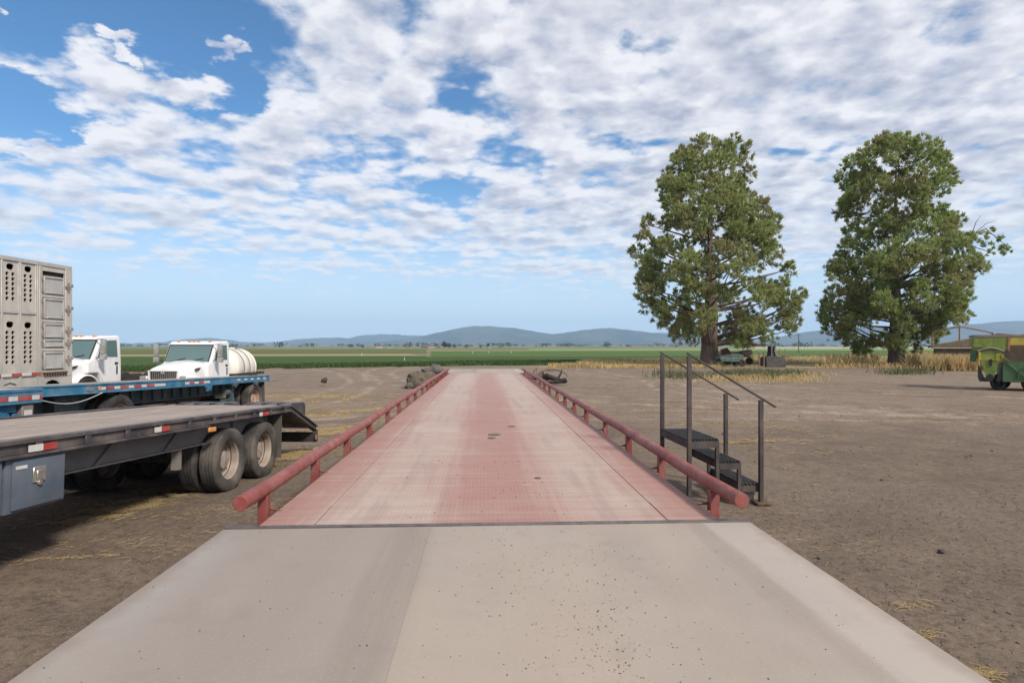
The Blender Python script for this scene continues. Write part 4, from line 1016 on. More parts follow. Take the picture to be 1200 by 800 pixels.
b = MB(); b.tube([(-1.75, .1, 1.9), (-1.75, .1, 3.35), (-1.5, .1, 3.55), (-.2, .1, 3.9), (.3, .1, 3.95), (1.9, .1, 3.5), (2.3, .1, 3.3), (2.55, .1, 2.4)], .07, 8); b.cyl((.12, .1, 2.4), (.12, .1, 4.1), .06, 8); b.bar((2.25, .06, 3.4), (2.7, .06, 2.5), .28, .06); b.build('pipe_frame', M_RUST, hv)
mkh = wheel_maker(.6, .35, M_TYRED, M_RIMR)
for x in (0.0, 5.0):
    o = mkh(hv, x, .2, .6, False); o.rotation_euler = (0, 0, -math.pi/2)
b = MB(); b.box(-1.5, 8.5, .5, .7, 1.2, 1.9); b.box(-1.5, 8.5, 1.7, 1.9, 1.2, 1.9); b.build('frame', M_BROWN, hv)

# ------------------------------------------------------------------ cart, implement and pump by the first tree
ct = thing('cart', 'small faded teal box cart on rubber wheels beside the juniper trunk', 'cart', G(864, 429.5), (0, 0, R(6))); ct.scale = (.78, .85, .9)
b = MB(); b.prism([(-2.9, 1.0), (-2.6, .62), (.0, .55), (.55, .80), (.62, 1.35), (-.4, 1.55), (-2.7, 1.25)], 'y', -.6, .6); b.build('box', M_TEALC, ct, bevel=.04)
b = MB(); b.box(-2.7, .5, -.62, -.60, .98, 1.04); b.box(-1.0, -.94, -.62, -.60, .6, 1.45); b.build('box_rim', M_FRAME, ct)
mkc = wheel_maker(.42, .18, M_TYRED, M_UNDER)
for y in (-.75, .75):
    o = mkc(ct, .25, y, .42, False); o.rotation_euler = (0, 0, -math.pi/2 if y < 0 else math.pi/2)
b = MB(); b.cyl((.25, -.7, .42), (.25, .7, .42), .04, 8); b.bar((-2.5, 0, .75), (-4.0, 0, .5), .1, .1); b.bar((-2.2, -.3, .6), (-2.0, -.3, .02), .06, .06); b.build('drawbar', M_UNDER, ct)
im = thing('implement', 'old red and rust farm implement behind the teal cart', 'farm machine', G(862, 427.0), (0, 0, R(-4)))
b = MB(); b.box(-1.6, 2.0, -.08, .08, .85, 1.0); b.box(-1.6, 2.0, 1.2, 1.36, .85, 1.0)
for x in (-1.5, 0, 1.0, 1.9): b.box(x-.07, x+.07, .08, 1.2, .86, .99)
b.build('frame', M_REDI, im, bevel=.015)
b = MB(); b.prism([(-1.7, 1.0), (-1.5, 1.75), (-.9, 1.95), (-.5, 1.45), (.6, 1.5), (.7, 1.02)], 'y', .1, 1.0); b.cyl((-1.2, .0, 1.55), (-1.2, 1.1, 1.55), .30, 14); b.build('gearbox', M_REDI, im, bevel=.03)
b = MB(); b.prism([(.7, 1.02), (.75, 1.6), (1.9, 1.75), (2.1, 1.3), (1.8, 1.02)], 'y', .15, 1.1); b.build('hopper', M_FRAME, im, bevel=.03)
b = MB(); b.prism([(1.4, 2.2), (2.0, 2.55), (3.2, 2.35), (3.6, 2.15), (2.4, 2.1)], 'y', .3, 1.0); b.bar((1.5, .6, 1.7), (1.9, .6, 2.3), .08, .08); b.bar((1.0, .6, 1.7), (1.5, .6, 2.2), .08, .08); b.build('chute', M_RUST, im, bevel=.02)
for k in range(5):
    x = .4+k*.62; b = MB(); b.tube([(x, -.15, .95), (x+.35, -.15, .85), (x+.42, -.15, .45), (x+.2, -.15, .08)], .035, 6); b.build('tine', M_RUST, im)
for x in (-1.0, 1.5): o = mkc(im, x, -.25, .42, False); o.rotation_euler = (0, 0, -math.pi/2)
pu = thing('pump', 'dark irrigation pump on a grey concrete block with slim pipes', 'pump', G(910, 430), (0, 0, R(3)))
b = MB(); b.prism([(-1.1, 0), (1.05, 0), (1.05, .75), (.8, 1.05), (-.6, 1.15), (-1.1, .95)], 'y', 0, 1.3); b.build('base', M_GREYC, pu, bevel=.05)
b = MB(); b.lathe([(.001, 1.0), (.42, 1.02), (.40, 1.5), (.34, 1.55), (.36, 2.05), (.30, 2.15), (.001, 2.18)], (-.25, .6, 0), 'z', 18); b.build('motor', M_UNDER, pu)
b = MB(); b.cyl((-.42, .2, 1.0), (-.42, .2, 2.55), .05, 8); b.cyl((.02, .2, 1.0), (.02, .2, 2.6), .04, 8); b.tube([(-.05, .15, 2.2), (-.12, .12, 1.7), (-.02, .12, 1.25), (.3, .12, 1.1)], .07, 8); b.build('pipe', M_FRAME, pu)
b = MB(); b.box(.9, 1.4, .3, .6, .95, 1.15); b.cyl((1.4, .45, 1.05), (1.55, .45, 1.05), .12, 10); b.build('valve', M_REDI, pu)
for x in (.42, .98): MB().cyl((x, .1, .9), (x, .1, 1.9), .035, 8).build('rod', M_FRAME, pu)
b = MB()
for x in (-1.75, -1.25): b.box(x-.05, x+.05, .15, .25, -.02, 1.55)
b.box(-1.75, -1.25, .17, .23, .04, .12); b.build('guard_frame', M_ROOT, pu)
# ------------------------------------------------------------------ rocks, log, roots
def rock(name, label, loc, size, seed, mt, group=None, rot=0):
    bm = bmesh.new(); bmesh.ops.create_icosphere(bm, subdivisions=4, radius=1)
    r = random.Random(seed); dirs = [Vector((r.gauss(0,1), r.gauss(0,1), r.gauss(0,1))).normalized() for _ in range(16)]; cut = [r.uniform(.62, .95) for _ in dirs]
    from mathutils import noise
    off = Vector((seed*3.1, seed*1.7, 0))
    for v in bm.verts:
        p = v.co.copy()
        for d_, c in zip(dirs, cut):
            q = p.dot(d_)
            if q > c: p -= d_*(q-c)*.85
        p *= 1 + noise.fractal(p*2.2+off, 1.0, 2.0, 5)*.20
        v.co = Vector((p.x*size[0], p.y*size[1], p.z*size[2]))
    me = bpy.data.meshes.new(name); bm.to_mesh(me); bm.free(); me.materials.append(mt)
    me.polygons.foreach_set('use_smooth', [True]*len(me.polygons)); me.set_sharp_from_angle(angle=R(32))
    o = bpy.data.objects.new(name, me); COL.objects.link(o); o.location = loc; o.rotation_euler = (0, 0, rot)
    return tag(o, label, 'rock', group)
def at(px, py, D): return P(px, py, D)
RG = 'rocks dumped by the far end of the scale'
q = P(496, 450, 32.3); rock('boulder', 'wide brown lichen stained boulder beside the pipe rail of the scale', (q.x, q.y, .22), (.98, .75, .62), 3, M_ROCKB, RG)
q = P(511, 436, 34.2); rock('boulder', 'tall dark lava boulder behind the brown boulder', (q.x-.05, q.y, .68), (.55, .55, .62), 8, M_ROCKD, RG)
q = P(501, 435, 33.4); rock('boulder', 'small dark rock leaning between brown boulder and tall lava boulder', (q.x, q.y, .76), (.34, .30, .26), 12, M_ROCKD, RG)
q = P(520, 436, 35.3); rock('boulder', 'low dark rock at the end of the rail beyond the boulders', (q.x, q.y, .45), (.30, .30, .42), 15, M_ROCKD, RG)
q = P(480, 452, 31.6); rock('boulder', 'small dark rock at the foot of the brown boulder', (q.x, q.y, .08), (.28, .22, .20), 19, M_ROCKD, RG)
for k, (px, dd, s, lb) in enumerate(((626.5, 36.0, .22, 'small grey stone nearest the end of the scale rail, by the log'), (630, 36.6, .27, 'round grey stone between the rail end and the roots'), (634, 35.4, .30, 'dark grey stone in front of the bent roots'), (638.5, 36.8, .24, 'pale grey stone under the bent roots'))):
    q = P(px, 432, dd); rock('stone', lb, (q.x, q.y, s*.55 + (.18 if k < 3 else 0)), (s, s*.9, s*.8), 30+k, (M_ROCKD, M_ROCKD, M_ROCKD, M_ROCKB)[k], 'stones by the log')
lg = thing('log', 'dark fallen log with bent pale roots lying on the dirt beside the scale end', 'log', P(651, 440, 34.0).to_2d().to_3d(), (0, 0, R(-12)))
b = MB(); b.tube([(-.75, .25, .50), (-.5, .15, .44), (-.1, .02, .36), (.25, -.1, .26), (.55, -.2, .20), (.68, -.24, .16)], [.06, .13, .16, .15, .14, .05], 10)
b.tube([(-.55, -.1, .12), (.05, -.2, .16), (.6, -.05, .14)], [.05, .11, .04], 9); b.tube([(.1, -.05, .3), (.3, .1, .55), (.35, .15, .72)], [.08, .05, .02], 7)
for v in range(len(b.v)):
    x, y, z = b.v[v]; f = 1 + .22*math.sin(x*7+z*9) + .15*math.sin(y*15-x*4); b.v[v] = (x, y*f, .1+(z-.1)*f)
b.build('trunk', M_LOG, lg, ang=60)
for pts, r in (([(-.85, .5, .35), (-.75, .5, .75), (-.5, .5, .83), (.1, .45, .80), (.55, .35, .62), (.68, .3, .42)], .05), ([(-.9, .3, .3), (-.95, .3, .65), (-.6, .4, .78), (-.2, .4, .70)], .04), ([(-1.35, .3, .2), (-1.3, .3, .7), (-1.1, .3, .95), (-1.15, .2, .5)], .035), ([(-1.5, .2, .3), (-1.2, .2, .55), (-.9, .2, .40)], .05)):
    MB().tube(pts, [r*1.1]+[r]*(len(pts)-2)+[r*.5], 8).build('root', M_ROOT, lg, ang=60)
q = G(380, 449.5); MB()
# ------------------------------------------------------------------ blades, tufts and clods
def blades(name, pts, h0, h1, wd, lean, mt, parent=None):
    """slender upright triangles rooted at pts"""
    pts = np.asarray(pts); n = len(pts); a = rng.uniform(0, 2*np.pi, n); h = rng.uniform(h0, h1, n); l = rng.uniform(.1, 1, n)*lean*h; la = rng.uniform(0, 2*np.pi, n)
    tip = pts + np.stack([np.cos(la)*l, np.sin(la)*l, h], 1); sx = np.stack([np.cos(a), np.sin(a), np.zeros(n)], 1)*wd*.5*rng.uniform(.6, 1.4, (n, 1))
    mid = (pts*.5 + tip*.5) + np.array([0, 0, 1])*(h*.08)[:, None]
    V = np.stack([pts-sx, pts+sx, mid+sx*.8, tip, mid-sx*.8], 1).reshape(-1, 3); i = np.arange(n)*5
    return fast_mesh(name, V, np.stack([i, i+1, i+2, i+3, i+4], 1), mt, parent)
def strewn(name, pts, l0, l1, wd, mt, lift=.012):
    """thin flat stalks lying on the ground"""
    pts = np.asarray(pts); n = len(pts); a = rng.uniform(0, 2*np.pi, n); L = rng.uniform(l0, l1, n)*.5
    dv = np.stack([np.cos(a)*L, np.sin(a)*L, rng.uniform(-.12, .12, n)*L], 1); sv = np.stack([-np.sin(a), np.cos(a), np.zeros(n)], 1)*wd*.5
    up = np.array([0, 0, wd*.7])
    p = pts + np.array([0, 0, lift]); V = np.stack([p-dv-sv, p-dv+sv, p-dv+up, p+dv-sv, p+dv+sv, p+dv+up], 1).reshape(-1, 3); i = np.arange(n)*6
    Fc = np.concatenate([np.stack([i, i+3, i+5, i+2], 1), np.stack([i+1, i+2, i+5, i+4], 1)])
    return fast_mesh(name, V, Fc, mt)
def clods(name, pts, s0, s1, mt):
    pts = np.asarray(pts); n = len(pts); s = s0 + (s1-s0)*rng.random(n)**3
    base = np.array([(1,0,0),(-1,0,0),(0,1,0),(0,-1,0),(0,0,1),(0,0,-.5)], float)
    V = pts[:, None, :] + base[None]*s[:, None, None]*rng.uniform(.55, 1.2, (n, 6, 1)); V[:, :, 2] += s[:, None]*.25
    a = rng.uniform(-.3, .3, V.shape)*s[:, None, None]; V = V + a
    fs = np.array([(0,2,4),(2,1,4),(1,3,4),(3,0,4),(2,0,5),(1,2,5),(3,1,5),(0,3,5)])
    return fast_mesh(name, V.reshape(-1, 3), (np.arange(n)*6)[:, None, None].repeat(8, 1).reshape(-1, 1) + np.tile(fs, (n, 1)), mt)
def onground(xy):
    xy = np.asarray(xy); return np.column_stack([xy, dirt_z(xy[:, 0], xy[:, 1])])
def off_slab(xy): return ~((xy[:, 0] > -2.3) & (xy[:, 0] < 2.45) & (xy[:, 1] < 50))
def rect_px(n, poly):
    """n points on flat ground inside a picture quad"""
    g = [G(*q) for q in poly]; u, v = rng.random(n), rng.random(n)
    X = np.array([[q.x, q.y] for q in g]); return ((X[0][None]*(1-u)[:, None] + X[1][None]*u[:, None])*(1-v)[:, None] + (X[3][None]*(1-u)[:, None] + X[2][None]*u[:, None])*v[:, None])
def clump_pts(n, cx, cy, sx, sy, ang=0):
    p = rng.normal(0, 1, (n, 2))*np.array([sx, sy]); c, s = math.cos(ang), math.sin(ang)
    return p @ np.array([[c, s], [-s, c]]) + np.array([cx, cy])
# straw: (picture x, y, spread across, spread along, count)
S = []
for (px, py, sx, sy, n, an) in ((350,460,1.9,.30,900,.0),(400,462,1.6,.4,350,.05),(335,468,1.3,.22,200,0),(345,483,1.1,.22,520,0),(330,531,.42,.22,1500,.5),(385,478,1.6,.3,700,.1),(300,545,.4,.2,400,.3),(365,505,.7,.3,450,.2),(395,500,.6,.3,300,0),
     (150,596,.28,.09,520,.5),(110,610,.25,.08,260,.5),(180,585,.35,.10,330,.4),(60,662,.35,.02,60,.35),(210,570,.4,.12,260,.4),(250,600,.5,.2,140,.4),(140,640,.5,.2,110,.4),
     (880,517,.4,.08,170,.1),(840,495,.7,.25,60,0),(900,500,.9,.2,40,0),(930,545,.6,.2,50,0),(830,480,1.0,.3,50,0),(700,452,1.2,.5,60,0),(790,450,1.6,.5,60,0),(870,441,2.6,.4,420,0),(900,447,2.2,.3,260,0),
     (1065,705,.12,.05,40,0),(1080,740,.07,.035,60,.4),(1155,785,.05,.04,90,.4),(1000,640,.5,.3,40,0),(900,600,.4,.2,50,0),(880,620,.4,.2,40,.2),(1100,560,1.0,.5,40,0),(250,640,.4,.25,90,.3),(560,430,2.5,.5,60,0),(430,470,1.4,.6,60,0),(460,450,2.0,.6,40,0),(270,455,2.6,.4,120,0)):
    g = G(px, py); k = 1.0
    S.append(clump_pts(n, g.x, g.y, sx*k*rng.uniform(.9, 1.1), sy*1.0, an))
bg_ = rng.uniform([-14, 2], [20, 32], (3600, 2)); S.append(bg_[vnoise(bg_[:, 0], bg_[:, 1], .28, 77) > .58])
xy = np.concatenate(S); xy = xy[off_slab(xy)]
near = xy[:, 1] < 12
kind(strewn('straw', onground(xy[near]), .03, .15, .0045, M_STRAW), 'stuff')
kind(strewn('straw', onground(xy[~near]), .08, .34, .014, M_STRAW), 'stuff')
xy = np.concatenate([rng.uniform([-12, 1.0], [14, 16], (9000, 2)), rng.uniform([2.4, 1.5], [8, 9], (5000, 2)), rng.uniform([-7, 2.5], [-2.3, 9], (2500, 2))]); xy = xy[off_slab(xy)]
kind(clods('gravel', onground(xy), .003, .016, M_CLOD), 'stuff')
xy = rng.uniform([2.5, 2.5], [16, 24], (90, 2)); kind(clods('dirt', onground(xy), .012, .05, M_CRUMB), 'stuff')
# crumbs of earth dropped on the concrete and the deck
c1 = np.concatenate([rng.normal([.55, 3.6], [.42, 1.1], (1300, 2)), rng.normal([.62, 3.1], [.12, .22], (160, 2)), rng.uniform([-2.2, 2.4], [2.4, 5.3], (500, 2))]); c1 = c1[(c1[:, 1] < 5.3) & (c1[:, 1] > 1.0) & (abs(c1[:, 0]) < 2.25)]
c2 = np.concatenate([rng.normal([.1, 7.2], [.5, .9], (160, 2)), rng.uniform([-1.9, 5.5], [2.1, 20], (260, 2))]); c2 = c2[(c2[:, 1] > 5.5) & (abs(c2[:, 0]) < 1.95)]
kind(clods('dirt', np.column_stack([c1, np.full(len(c1), .600)]), .0008, .0065, M_CRUMB), 'stuff')
kind(clods('dirt', np.column_stack([c2, np.full(len(c2), .603)]), .002, .009, M_CRUMB), 'stuff')
for k, (px, py, s, lb) in enumerate(((580, 509, .055, 'biggest flat dark mud cake on the red deck'), (576, 513, .035, 'small mud cake just in front of the biggest one on the red deck'), (600, 499.5, .035, 'small mud cake beyond the biggest one on the red deck'), (630, 560, .018, 'lone mud crumb on the near part of the red deck'))):
    q = P(px, py, (H-.6)*F/(py-405)); rock('mud_cake', lb, (q.x, q.y, .607), (s*2.2, s*2.6, .009), 60+k, M_CLOD, 'mud cakes on the scale deck')['category'] = 'mud'

# dry grass: tall bands beyond the yard
def grass_area(quads):
    out = []
    for (n, poly) in quads: out.append(rect_px(n, poly))
    return np.concatenate(out)
dg = grass_area([(15000, [(700,431.5),(845,431),(845,422),(680,424)]), (1800, [(640,431.0),(705,431.5),(700,426),(660,428)]), (17000, [(955,431.5),(1200,430),(1200,417),(955,419)]), (5000, [(860,425),(960,426),(960,418),(860,418)]), (3000, [(1200,430),(1500,428),(1500,418),(1200,418)])])
dens_ = vnoise(dg[:, 0], dg[:, 1], .35, 5); dg = dg[dens_ + rng.random(len(dg))*.5 > .55]
hv_ = vnoise(dg[:, 0], dg[:, 1], .22, 6)
z0 = np.zeros(len(dg)); P3 = np.column_stack([dg, z0])
kind(blades('dry_grass', P3[hv_ < .5], .10, .34, .10, .9, M_DRY), 'stuff')
kind(blades('dry_grass', P3[hv_ >= .5], .18, .58, .10, .9, M_DRY), 'stuff')
d3 = np.concatenate([rect_px(4200, [(1082,434.4),(1165,434.4),(1165,431.6),(1085,431.6)]), rect_px(4200, [(1062,430.5),(1145,430.5),(1150,421),(1066,422)]), rect_px(900, [(1150,429),(1230,428),(1230,420),(1150,421)]), rect_px(700, [(965,430),(1030,430),(1030,424),(968,424)])]); d3 = d3[vnoise(d3[:, 0], d3[:, 1], .3, 12) + rng.random(len(d3))*.5 > .6]
kind(blades('dry_grass', np.column_stack([d3, d3[:, 0]*0]), .5, 1.6, .12, .8, M_DRY), 'stuff')
d2 = grass_area([(2600, [(826,447),(945,447),(940,441),(830,441)]), (500, [(930,441),(955,441),(950,436),(925,437)])])
d2 = d2 + rng.normal(0, .9, d2.shape); d2 = d2[vnoise(d2[:, 0], d2[:, 1], .5, 45) + rng.random(len(d2))*.4 > .55]
kind(blades('dry_grass', np.column_stack([d2, d2[:, 0]*0]), .08, .35, .045, .6, M_DRY), 'stuff')
# crop edge: short leafy rows
cr = np.concatenate([rect_px(14000, [(-150,441.5),(530,428.2),(530,425),(-150,435)]), rect_px(7000, [(530,428.2),(760,426.5),(760,422),(530,424)])])
cr = cr[vnoise(cr[:, 0], cr[:, 1], .5, 9) > .3]
kind(blades('crop', np.column_stack([cr, cr[:, 0]*0+.02]), .10, .34, .16, .8, M_CROP), 'stuff')
# green weeds
wd_ = []
for (n, poly) in ((1600, [(838,443.5),(915,442.5),(912,437),(842,438)]), (650, [(783,444),(815,444),(812,438),(786,438)]), (500, [(1038,439.0),(1085,438.5),(1080,435.5),(1042,436)]), (0, [(655,446),(668,446),(666,441),(657,441)]), (500,[(900,443),(935,441),(930,437),(905,438)])):
    wd_.append(rect_px(n, poly))
wd_ = np.concatenate(wd_); wd_ = wd_ + rng.normal(0, .7, wd_.shape); wd_ = wd_[vnoise(wd_[:, 0], wd_[:, 1], .6, 44) + rng.random(len(wd_))*.4 > .5]; kind(blades('weeds', np.column_stack([wd_, wd_[:, 0]*0]), .15, .62, .06, .7, M_WEED), 'stuff')

# ------------------------------------------------------------------ leaf crowns
def sprays(C, Rm, n, ls, lw, up=.45):
    """leaf sprays over an ellipsoid clump"""
    d_ = rng.normal(0, 1, (n, 3)); d_ /= np.linalg.norm(d_, axis=1)[:, None]
    rr = rng.uniform(.25, 1.0, n)**.45
    pt = C + d_*np.asarray(Rm)*rr[:, None]
    nm = d_ + np.array([0, 0, .15]) + rng.normal(0, .55, (n, 3)); nm /= np.linalg.norm(nm, axis=1)[:, None]
    ax = d_*.5 + np.array([0, 0, up + .35]) + rng.normal(0, .6, (n, 3)); ax -= nm*(ax*nm).sum(1)[:, None]*.85; ax /= np.linalg.norm(ax, axis=1)[:, None] + 1e-9
    sd = np.cross(ax, nm); sd /= np.linalg.norm(sd, axis=1)[:, None] + 1e-9
    L = ls*rng.uniform(.6, 1.3, (n, 1)); W = lw*rng.uniform(.7, 1.3, (n, 1))
    return np.stack([pt-ax*L*.35, pt+sd*W*.5, pt+ax*L*.65, pt-sd*W*.5], 1)
def tufts(ce, d_, k, l0, l1, wd):
    """brush-like sprays that fan outwards and upwards from every point"""
    n = len(ce); C = np.repeat(ce, k, 0); D_ = np.repeat(d_, k, 0); m = n*k; sc_ = np.repeat(rng.uniform(.5, 1.4, n), k)[:, None]
    ax = D_*.75 + np.array([0, 0, .75]) + rng.normal(0, .55, (m, 3)); ax /= np.linalg.norm(ax, axis=1)[:, None]
    nm = D_ + rng.normal(0, .6, (m, 3)); sd = np.cross(ax, nm); sd /= np.linalg.norm(sd, axis=1)[:, None] + 1e-9
    L = rng.uniform(l0, l1, (m, 1))*sc_; W = wd*rng.uniform(.8, 1.5, (m, 1))*sc_
    b0 = C + rng.normal(0, .07, (m, 3))
    return np.stack([b0 - ax*L*.2, b0 + ax*L*.35 + sd*W*.6, b0 + ax*L*.85, b0 + ax*L*.35 - sd*W*.6], 1)
def crown_mesh(name, quads, mt, parent):
    Q = np.concatenate(quads); n = len(Q); i = np.arange(n)*4
    return fast_mesh(name, Q.reshape(-1, 3), np.stack([i, i+1, i+2, i+3], 1), mt, parent)
def juniper(label, base_px, base_py, prof, mt, seed, holes, trunk_w, leaf_from, branch=None, nclump=150, dead=()):
    global rng
    rng = np.random.default_rng(seed); rd = random.Random(seed)
    g = G(base_px, base_py); D = H*F/(base_py-405); s = D/F
    root = thing('juniper_tree', label, 'tree', (g.x, g.y, 0), (0, 0, -YAW), 'two big junipers behind the yard')
    py = np.array([p[0] for p in prof], float)[::-1]; L = np.array([base_px-p[1] for p in prof], float)[::-1]; Rr = np.array([p[2]-base_px for p in prof], float)[::-1]
    zt = H + (405-py)*s                                        # ascending
    zmin, zmax = zt[0], zt[-1]
    ext = lambda z: (np.interp(z, zt, L)*s, np.interp(z, zt, Rr)*s)
    cl = []
    tries = 0
    while len(cl) < nclump and tries < 8000:
        tries += 1
        z = rd.uniform(zmin, zmax); l, r_ = ext(z); mean = (l+r_)/2
        if rd.random() > (mean/ (max(L+Rr)*s/2))*.8+.2: continue
        a = rd.uniform(0, 2*math.pi); q = rd.uniform(.30, 1)**.55
        cr_ = rd.uniform(.75, 1.45)*(.55+.45*min(1, mean/6))
        lim = l if math.cos(a) < 0 else r_
        depth = .5*(l+r_)
        x = math.cos(a)*max(.1, lim-cr_*.8)*q; y = math.sin(a)*max(.1, depth-cr_*.8)*q
        if any((x-hx*s)**2/(hr*s)**2 + (z-(H+(405-hy)*s))**2/(hr2*s)**2 < 1 and y < 5 for hx, hy, hr, hr2 in holes): continue
        if any((x-c[0])**2+(y-c[1])**2+(z-c[2])**2 < (.60*(cr_+c[3]))**2 for c in cl): continue
        cl.append((x, y, z, cr_))
    for z in np.arange(zmin+.4, zmax-.4, 1.25):                 # the outline itself
        l, r_ = ext(z)
        for sg, e in ((-1, l), (1, r_)):
            cr_ = rd.uniform(.55, 1.05)*(.6+.4*min(1, e/5))
            if rd.random() < .16: continue
            x = sg*max(0, e*rd.uniform(.88, 1.03)-cr_*.8)
            if any((x-hx*s)**2/(hr*s)**2 + (z-(H+(405-hy)*s))**2/(hr2*s)**2 < 1 for hx, hy, hr, hr2 in holes): continue
            cl.append((x, rd.uniform(-1.5, 1.5), z + rd.uniform(-.3, .3), cr_))
    quads = []
    for (x, y, z, c) in cl:
        quads.append(sprays(np.array([x, y, z]), (c*.6, c*.6, c*.55), int(60*c*c)+16, .34, .10))       # inner twigs
        nt_ = int(26*c*c) + 10
        d_ = rng.normal(0, 1, (nt_, 3)); d_[:, 2] = d_[:, 2]*.85 + .22; d_ /= np.linalg.norm(d_, axis=1)[:, None]
        ce = np.array([x, y, z]) + d_*c*rng.uniform(.62, 1.12, (nt_, 1))*np.array([1, 1, .95])
        quads.append(tufts(ce, d_, 26, .26, .52, .058))
    tw = trunk_w*s; top = H + (405-py[-1])*s*.93
    # trunk
    b = MB(); hts = [-.15, .15, .6, 1.4, 3, 5.5, 9, 13, top]; ws = [1.5, 1.22, 1.05, 1, .92, .78, .55, .32, .05]
    b.tube([(rd.uniform(-.12, .12)*(h > 2), rd.uniform(-.12, .12)*(h > 2), h) for h in hts], [tw/2*k for k in ws], 20)
    for v in range(len(b.v)):
        x, y, z = b.v[v]; a = math.atan2(y, x); f = 1 + .10*math.sin(a*5+z*.6+seed) + .07*math.sin(a*9-z*.9)
        b.v[v] = (x*f, y*f, z)
    trunk = b.build('trunk', M_BARK, root, ang=80)
    # limbs
    b = MB(); order = sorted(cl, key=lambda c: -(c[0]**2+c[1]**2))[:55]
    for (x, y, z, c) in order:
        z0 = max(2.2, z - math.hypot(x, y)*rd.uniform(.15, .55)); zk = z0*.4+z*.6+rd.uniform(-.3, .2)
        r0 = max(.035, .012*math.hypot(x, y)+.02)
        b.tube([(0, 0, z0), (x*.35, y*.35, z0*.75+z*.25-.1), (x*.7, y*.7, zk), (x, y, z)], [r0*1.3, r0, r0*.65, r0*.25], 6, False)
    for pts, r0 in dead:
        P_ = [((px-base_px)*s, yy, H+(405-py_)*s) for px, py_, yy in pts]
        b.tube(P_, [r0*(1-.8*i/(len(P_)-1)) for i in range(len(P_))], 6, False)
    b.build('limbs', M_TWIG, root, ang=80)
    if branch:
        for (px, py_, rad) in branch:
            c = np.array([(px-base_px)*s, rd.uniform(-.6, .6), H+(405-py_)*s])
            for k in range(5):
                quads.append(sprays(c+np.array([rd.gauss(0,.75), rd.gauss(0,.5), rd.gauss(0,.5)])*rad, (rad*.45, rad*.45, rad*.35), int(24*rad)+12, .36, .12, .3))
    crown_mesh('crown', quads, mt, root)
    return root
prof1 = [(161,822,846),(168,808,866),(180,792,880),(200,776,883),(218,771,888),(236,774,892),(250,760,900),(262,752,908),(276,738,908),(290,736,910),(305,741,922),(320,737,928),(335,735,930),(348,740,942),(360,750,946),(374,765,942),(388,784,925),(398,788,908),(408,806,892),(416,815,870)]
juniper('broad rounded juniper with thick bare trunk beside the teal cart', 832, 428.2, prof1, M_JUN1, 5, [(38, 318, 26, 11), (32, 292, 16, 7), (62, 318, 10, 6), (-60, 262, 10, 6), (-72,225,16,10), (0, 408, 21, 30)], 19, 2.0,
        dead=[([(840,345,-3.5),(862,318,-4.0),(884,312,-4.3),(900,306,-4.4)], .09), ([(842,350,-3.5),(868,332,-4.2),(890,326,-4.3)], .07), ([(850,370,-3),(885,378,-4.5),(915,372,-5)], .10), ([(838,330,-2.5),(856,300,-3.6),(878,286,-4)], .08)])
prof2 = [(159,1038,1048),(166,1026,1066),(178,1006,1094),(192,990,1104),(206,982,1106),(222,980,1102),(238,985,1096),(252,988,1108),(264,992,1118),(276,994,1136),(290,984,1146),(304,976,1148),(318,976,1146),(332,980,1138),(346,972,1132),(360,966,1128),(374,968,1122),(386,974,1112),(397,985,1098),(407,1000,1088),(414,1010,1080)]
juniper('spiky crowned juniper with one thin branch reaching out above the harvester', 1050, 429.0, prof2, M_JUN2, 9, [(40, 232, 12, 8), (55, 395, 10, 6), (0, 402, 16, 32)], 15, 2.0,
        branch=[(1150,276,.55),(1158,285,.5),(1166,268,.35),(1172,278,.45),(1180,288,.5),(1176,296,.35),(1184,292,.3),(1160,295,.4),(1112,200,.6),(1114,212,.6),(1108,225,.5),(1116,205,.4),(982,205,.5),(994,192,.4),(1140,368,.5),(1134,372,.5),(978,322,.5),(974,348,.5)],
        dead=[([(1090,300,-1),(1130,278,-.5),(1155,268,0),(1182,290,0)], .12), ([(1120,285,-.6),(1150,292,0),(1168,298,0)], .07), ([(1135,276,-.4),(1144,260,0),(1150,252,0)], .05), ([(1140,273,-.4),(1156,262,0),(1168,258,0)], .045), ([(1150,270,0),(1166,276,0),(1178,272,0)], .04)])

rng = np.random.default_rng(99)
# small bushes one can tell apart
def bush(px, py, wpx, hpx, label, mt, n, ls=.2):
    g = G(px, py); s = (H*F/(py-405))/F; w_, h_ = wpx*s, hpx*s
    o = thing('bush', label, 'bush', (g.x, g.y, 0), (0, 0, 0))
    qs = []
    for k in range(7): qs.append(sprays(np.array([rng.normal(0, w_*.22), rng.normal(0, w_*.15), h_*rng.uniform(.25, .7)]), (w_*.22, w_*.22, h_*.32), n//7, ls, ls*.3, .9))
    crown_mesh('foliage', qs, mt, o)
    b = MB()
    for k in range(6): a = k*1.05; b.tube([(0, 0, 0), (math.cos(a)*w_*.2, math.sin(a)*w_*.15, h_*.5)], [.02, .008], 5)
    b.build('stems', M_TWIG, o)
    return o
bush(1113, 430.5, 17, 13, 'round grey green bush in the dry grass beside the spiky juniper', M_WEED, 700, .3)
bush(380, 449, 9, 6, 'small brown tumbleweed alone on the dirt behind the black trailer', M_TWIG, 260, .16)
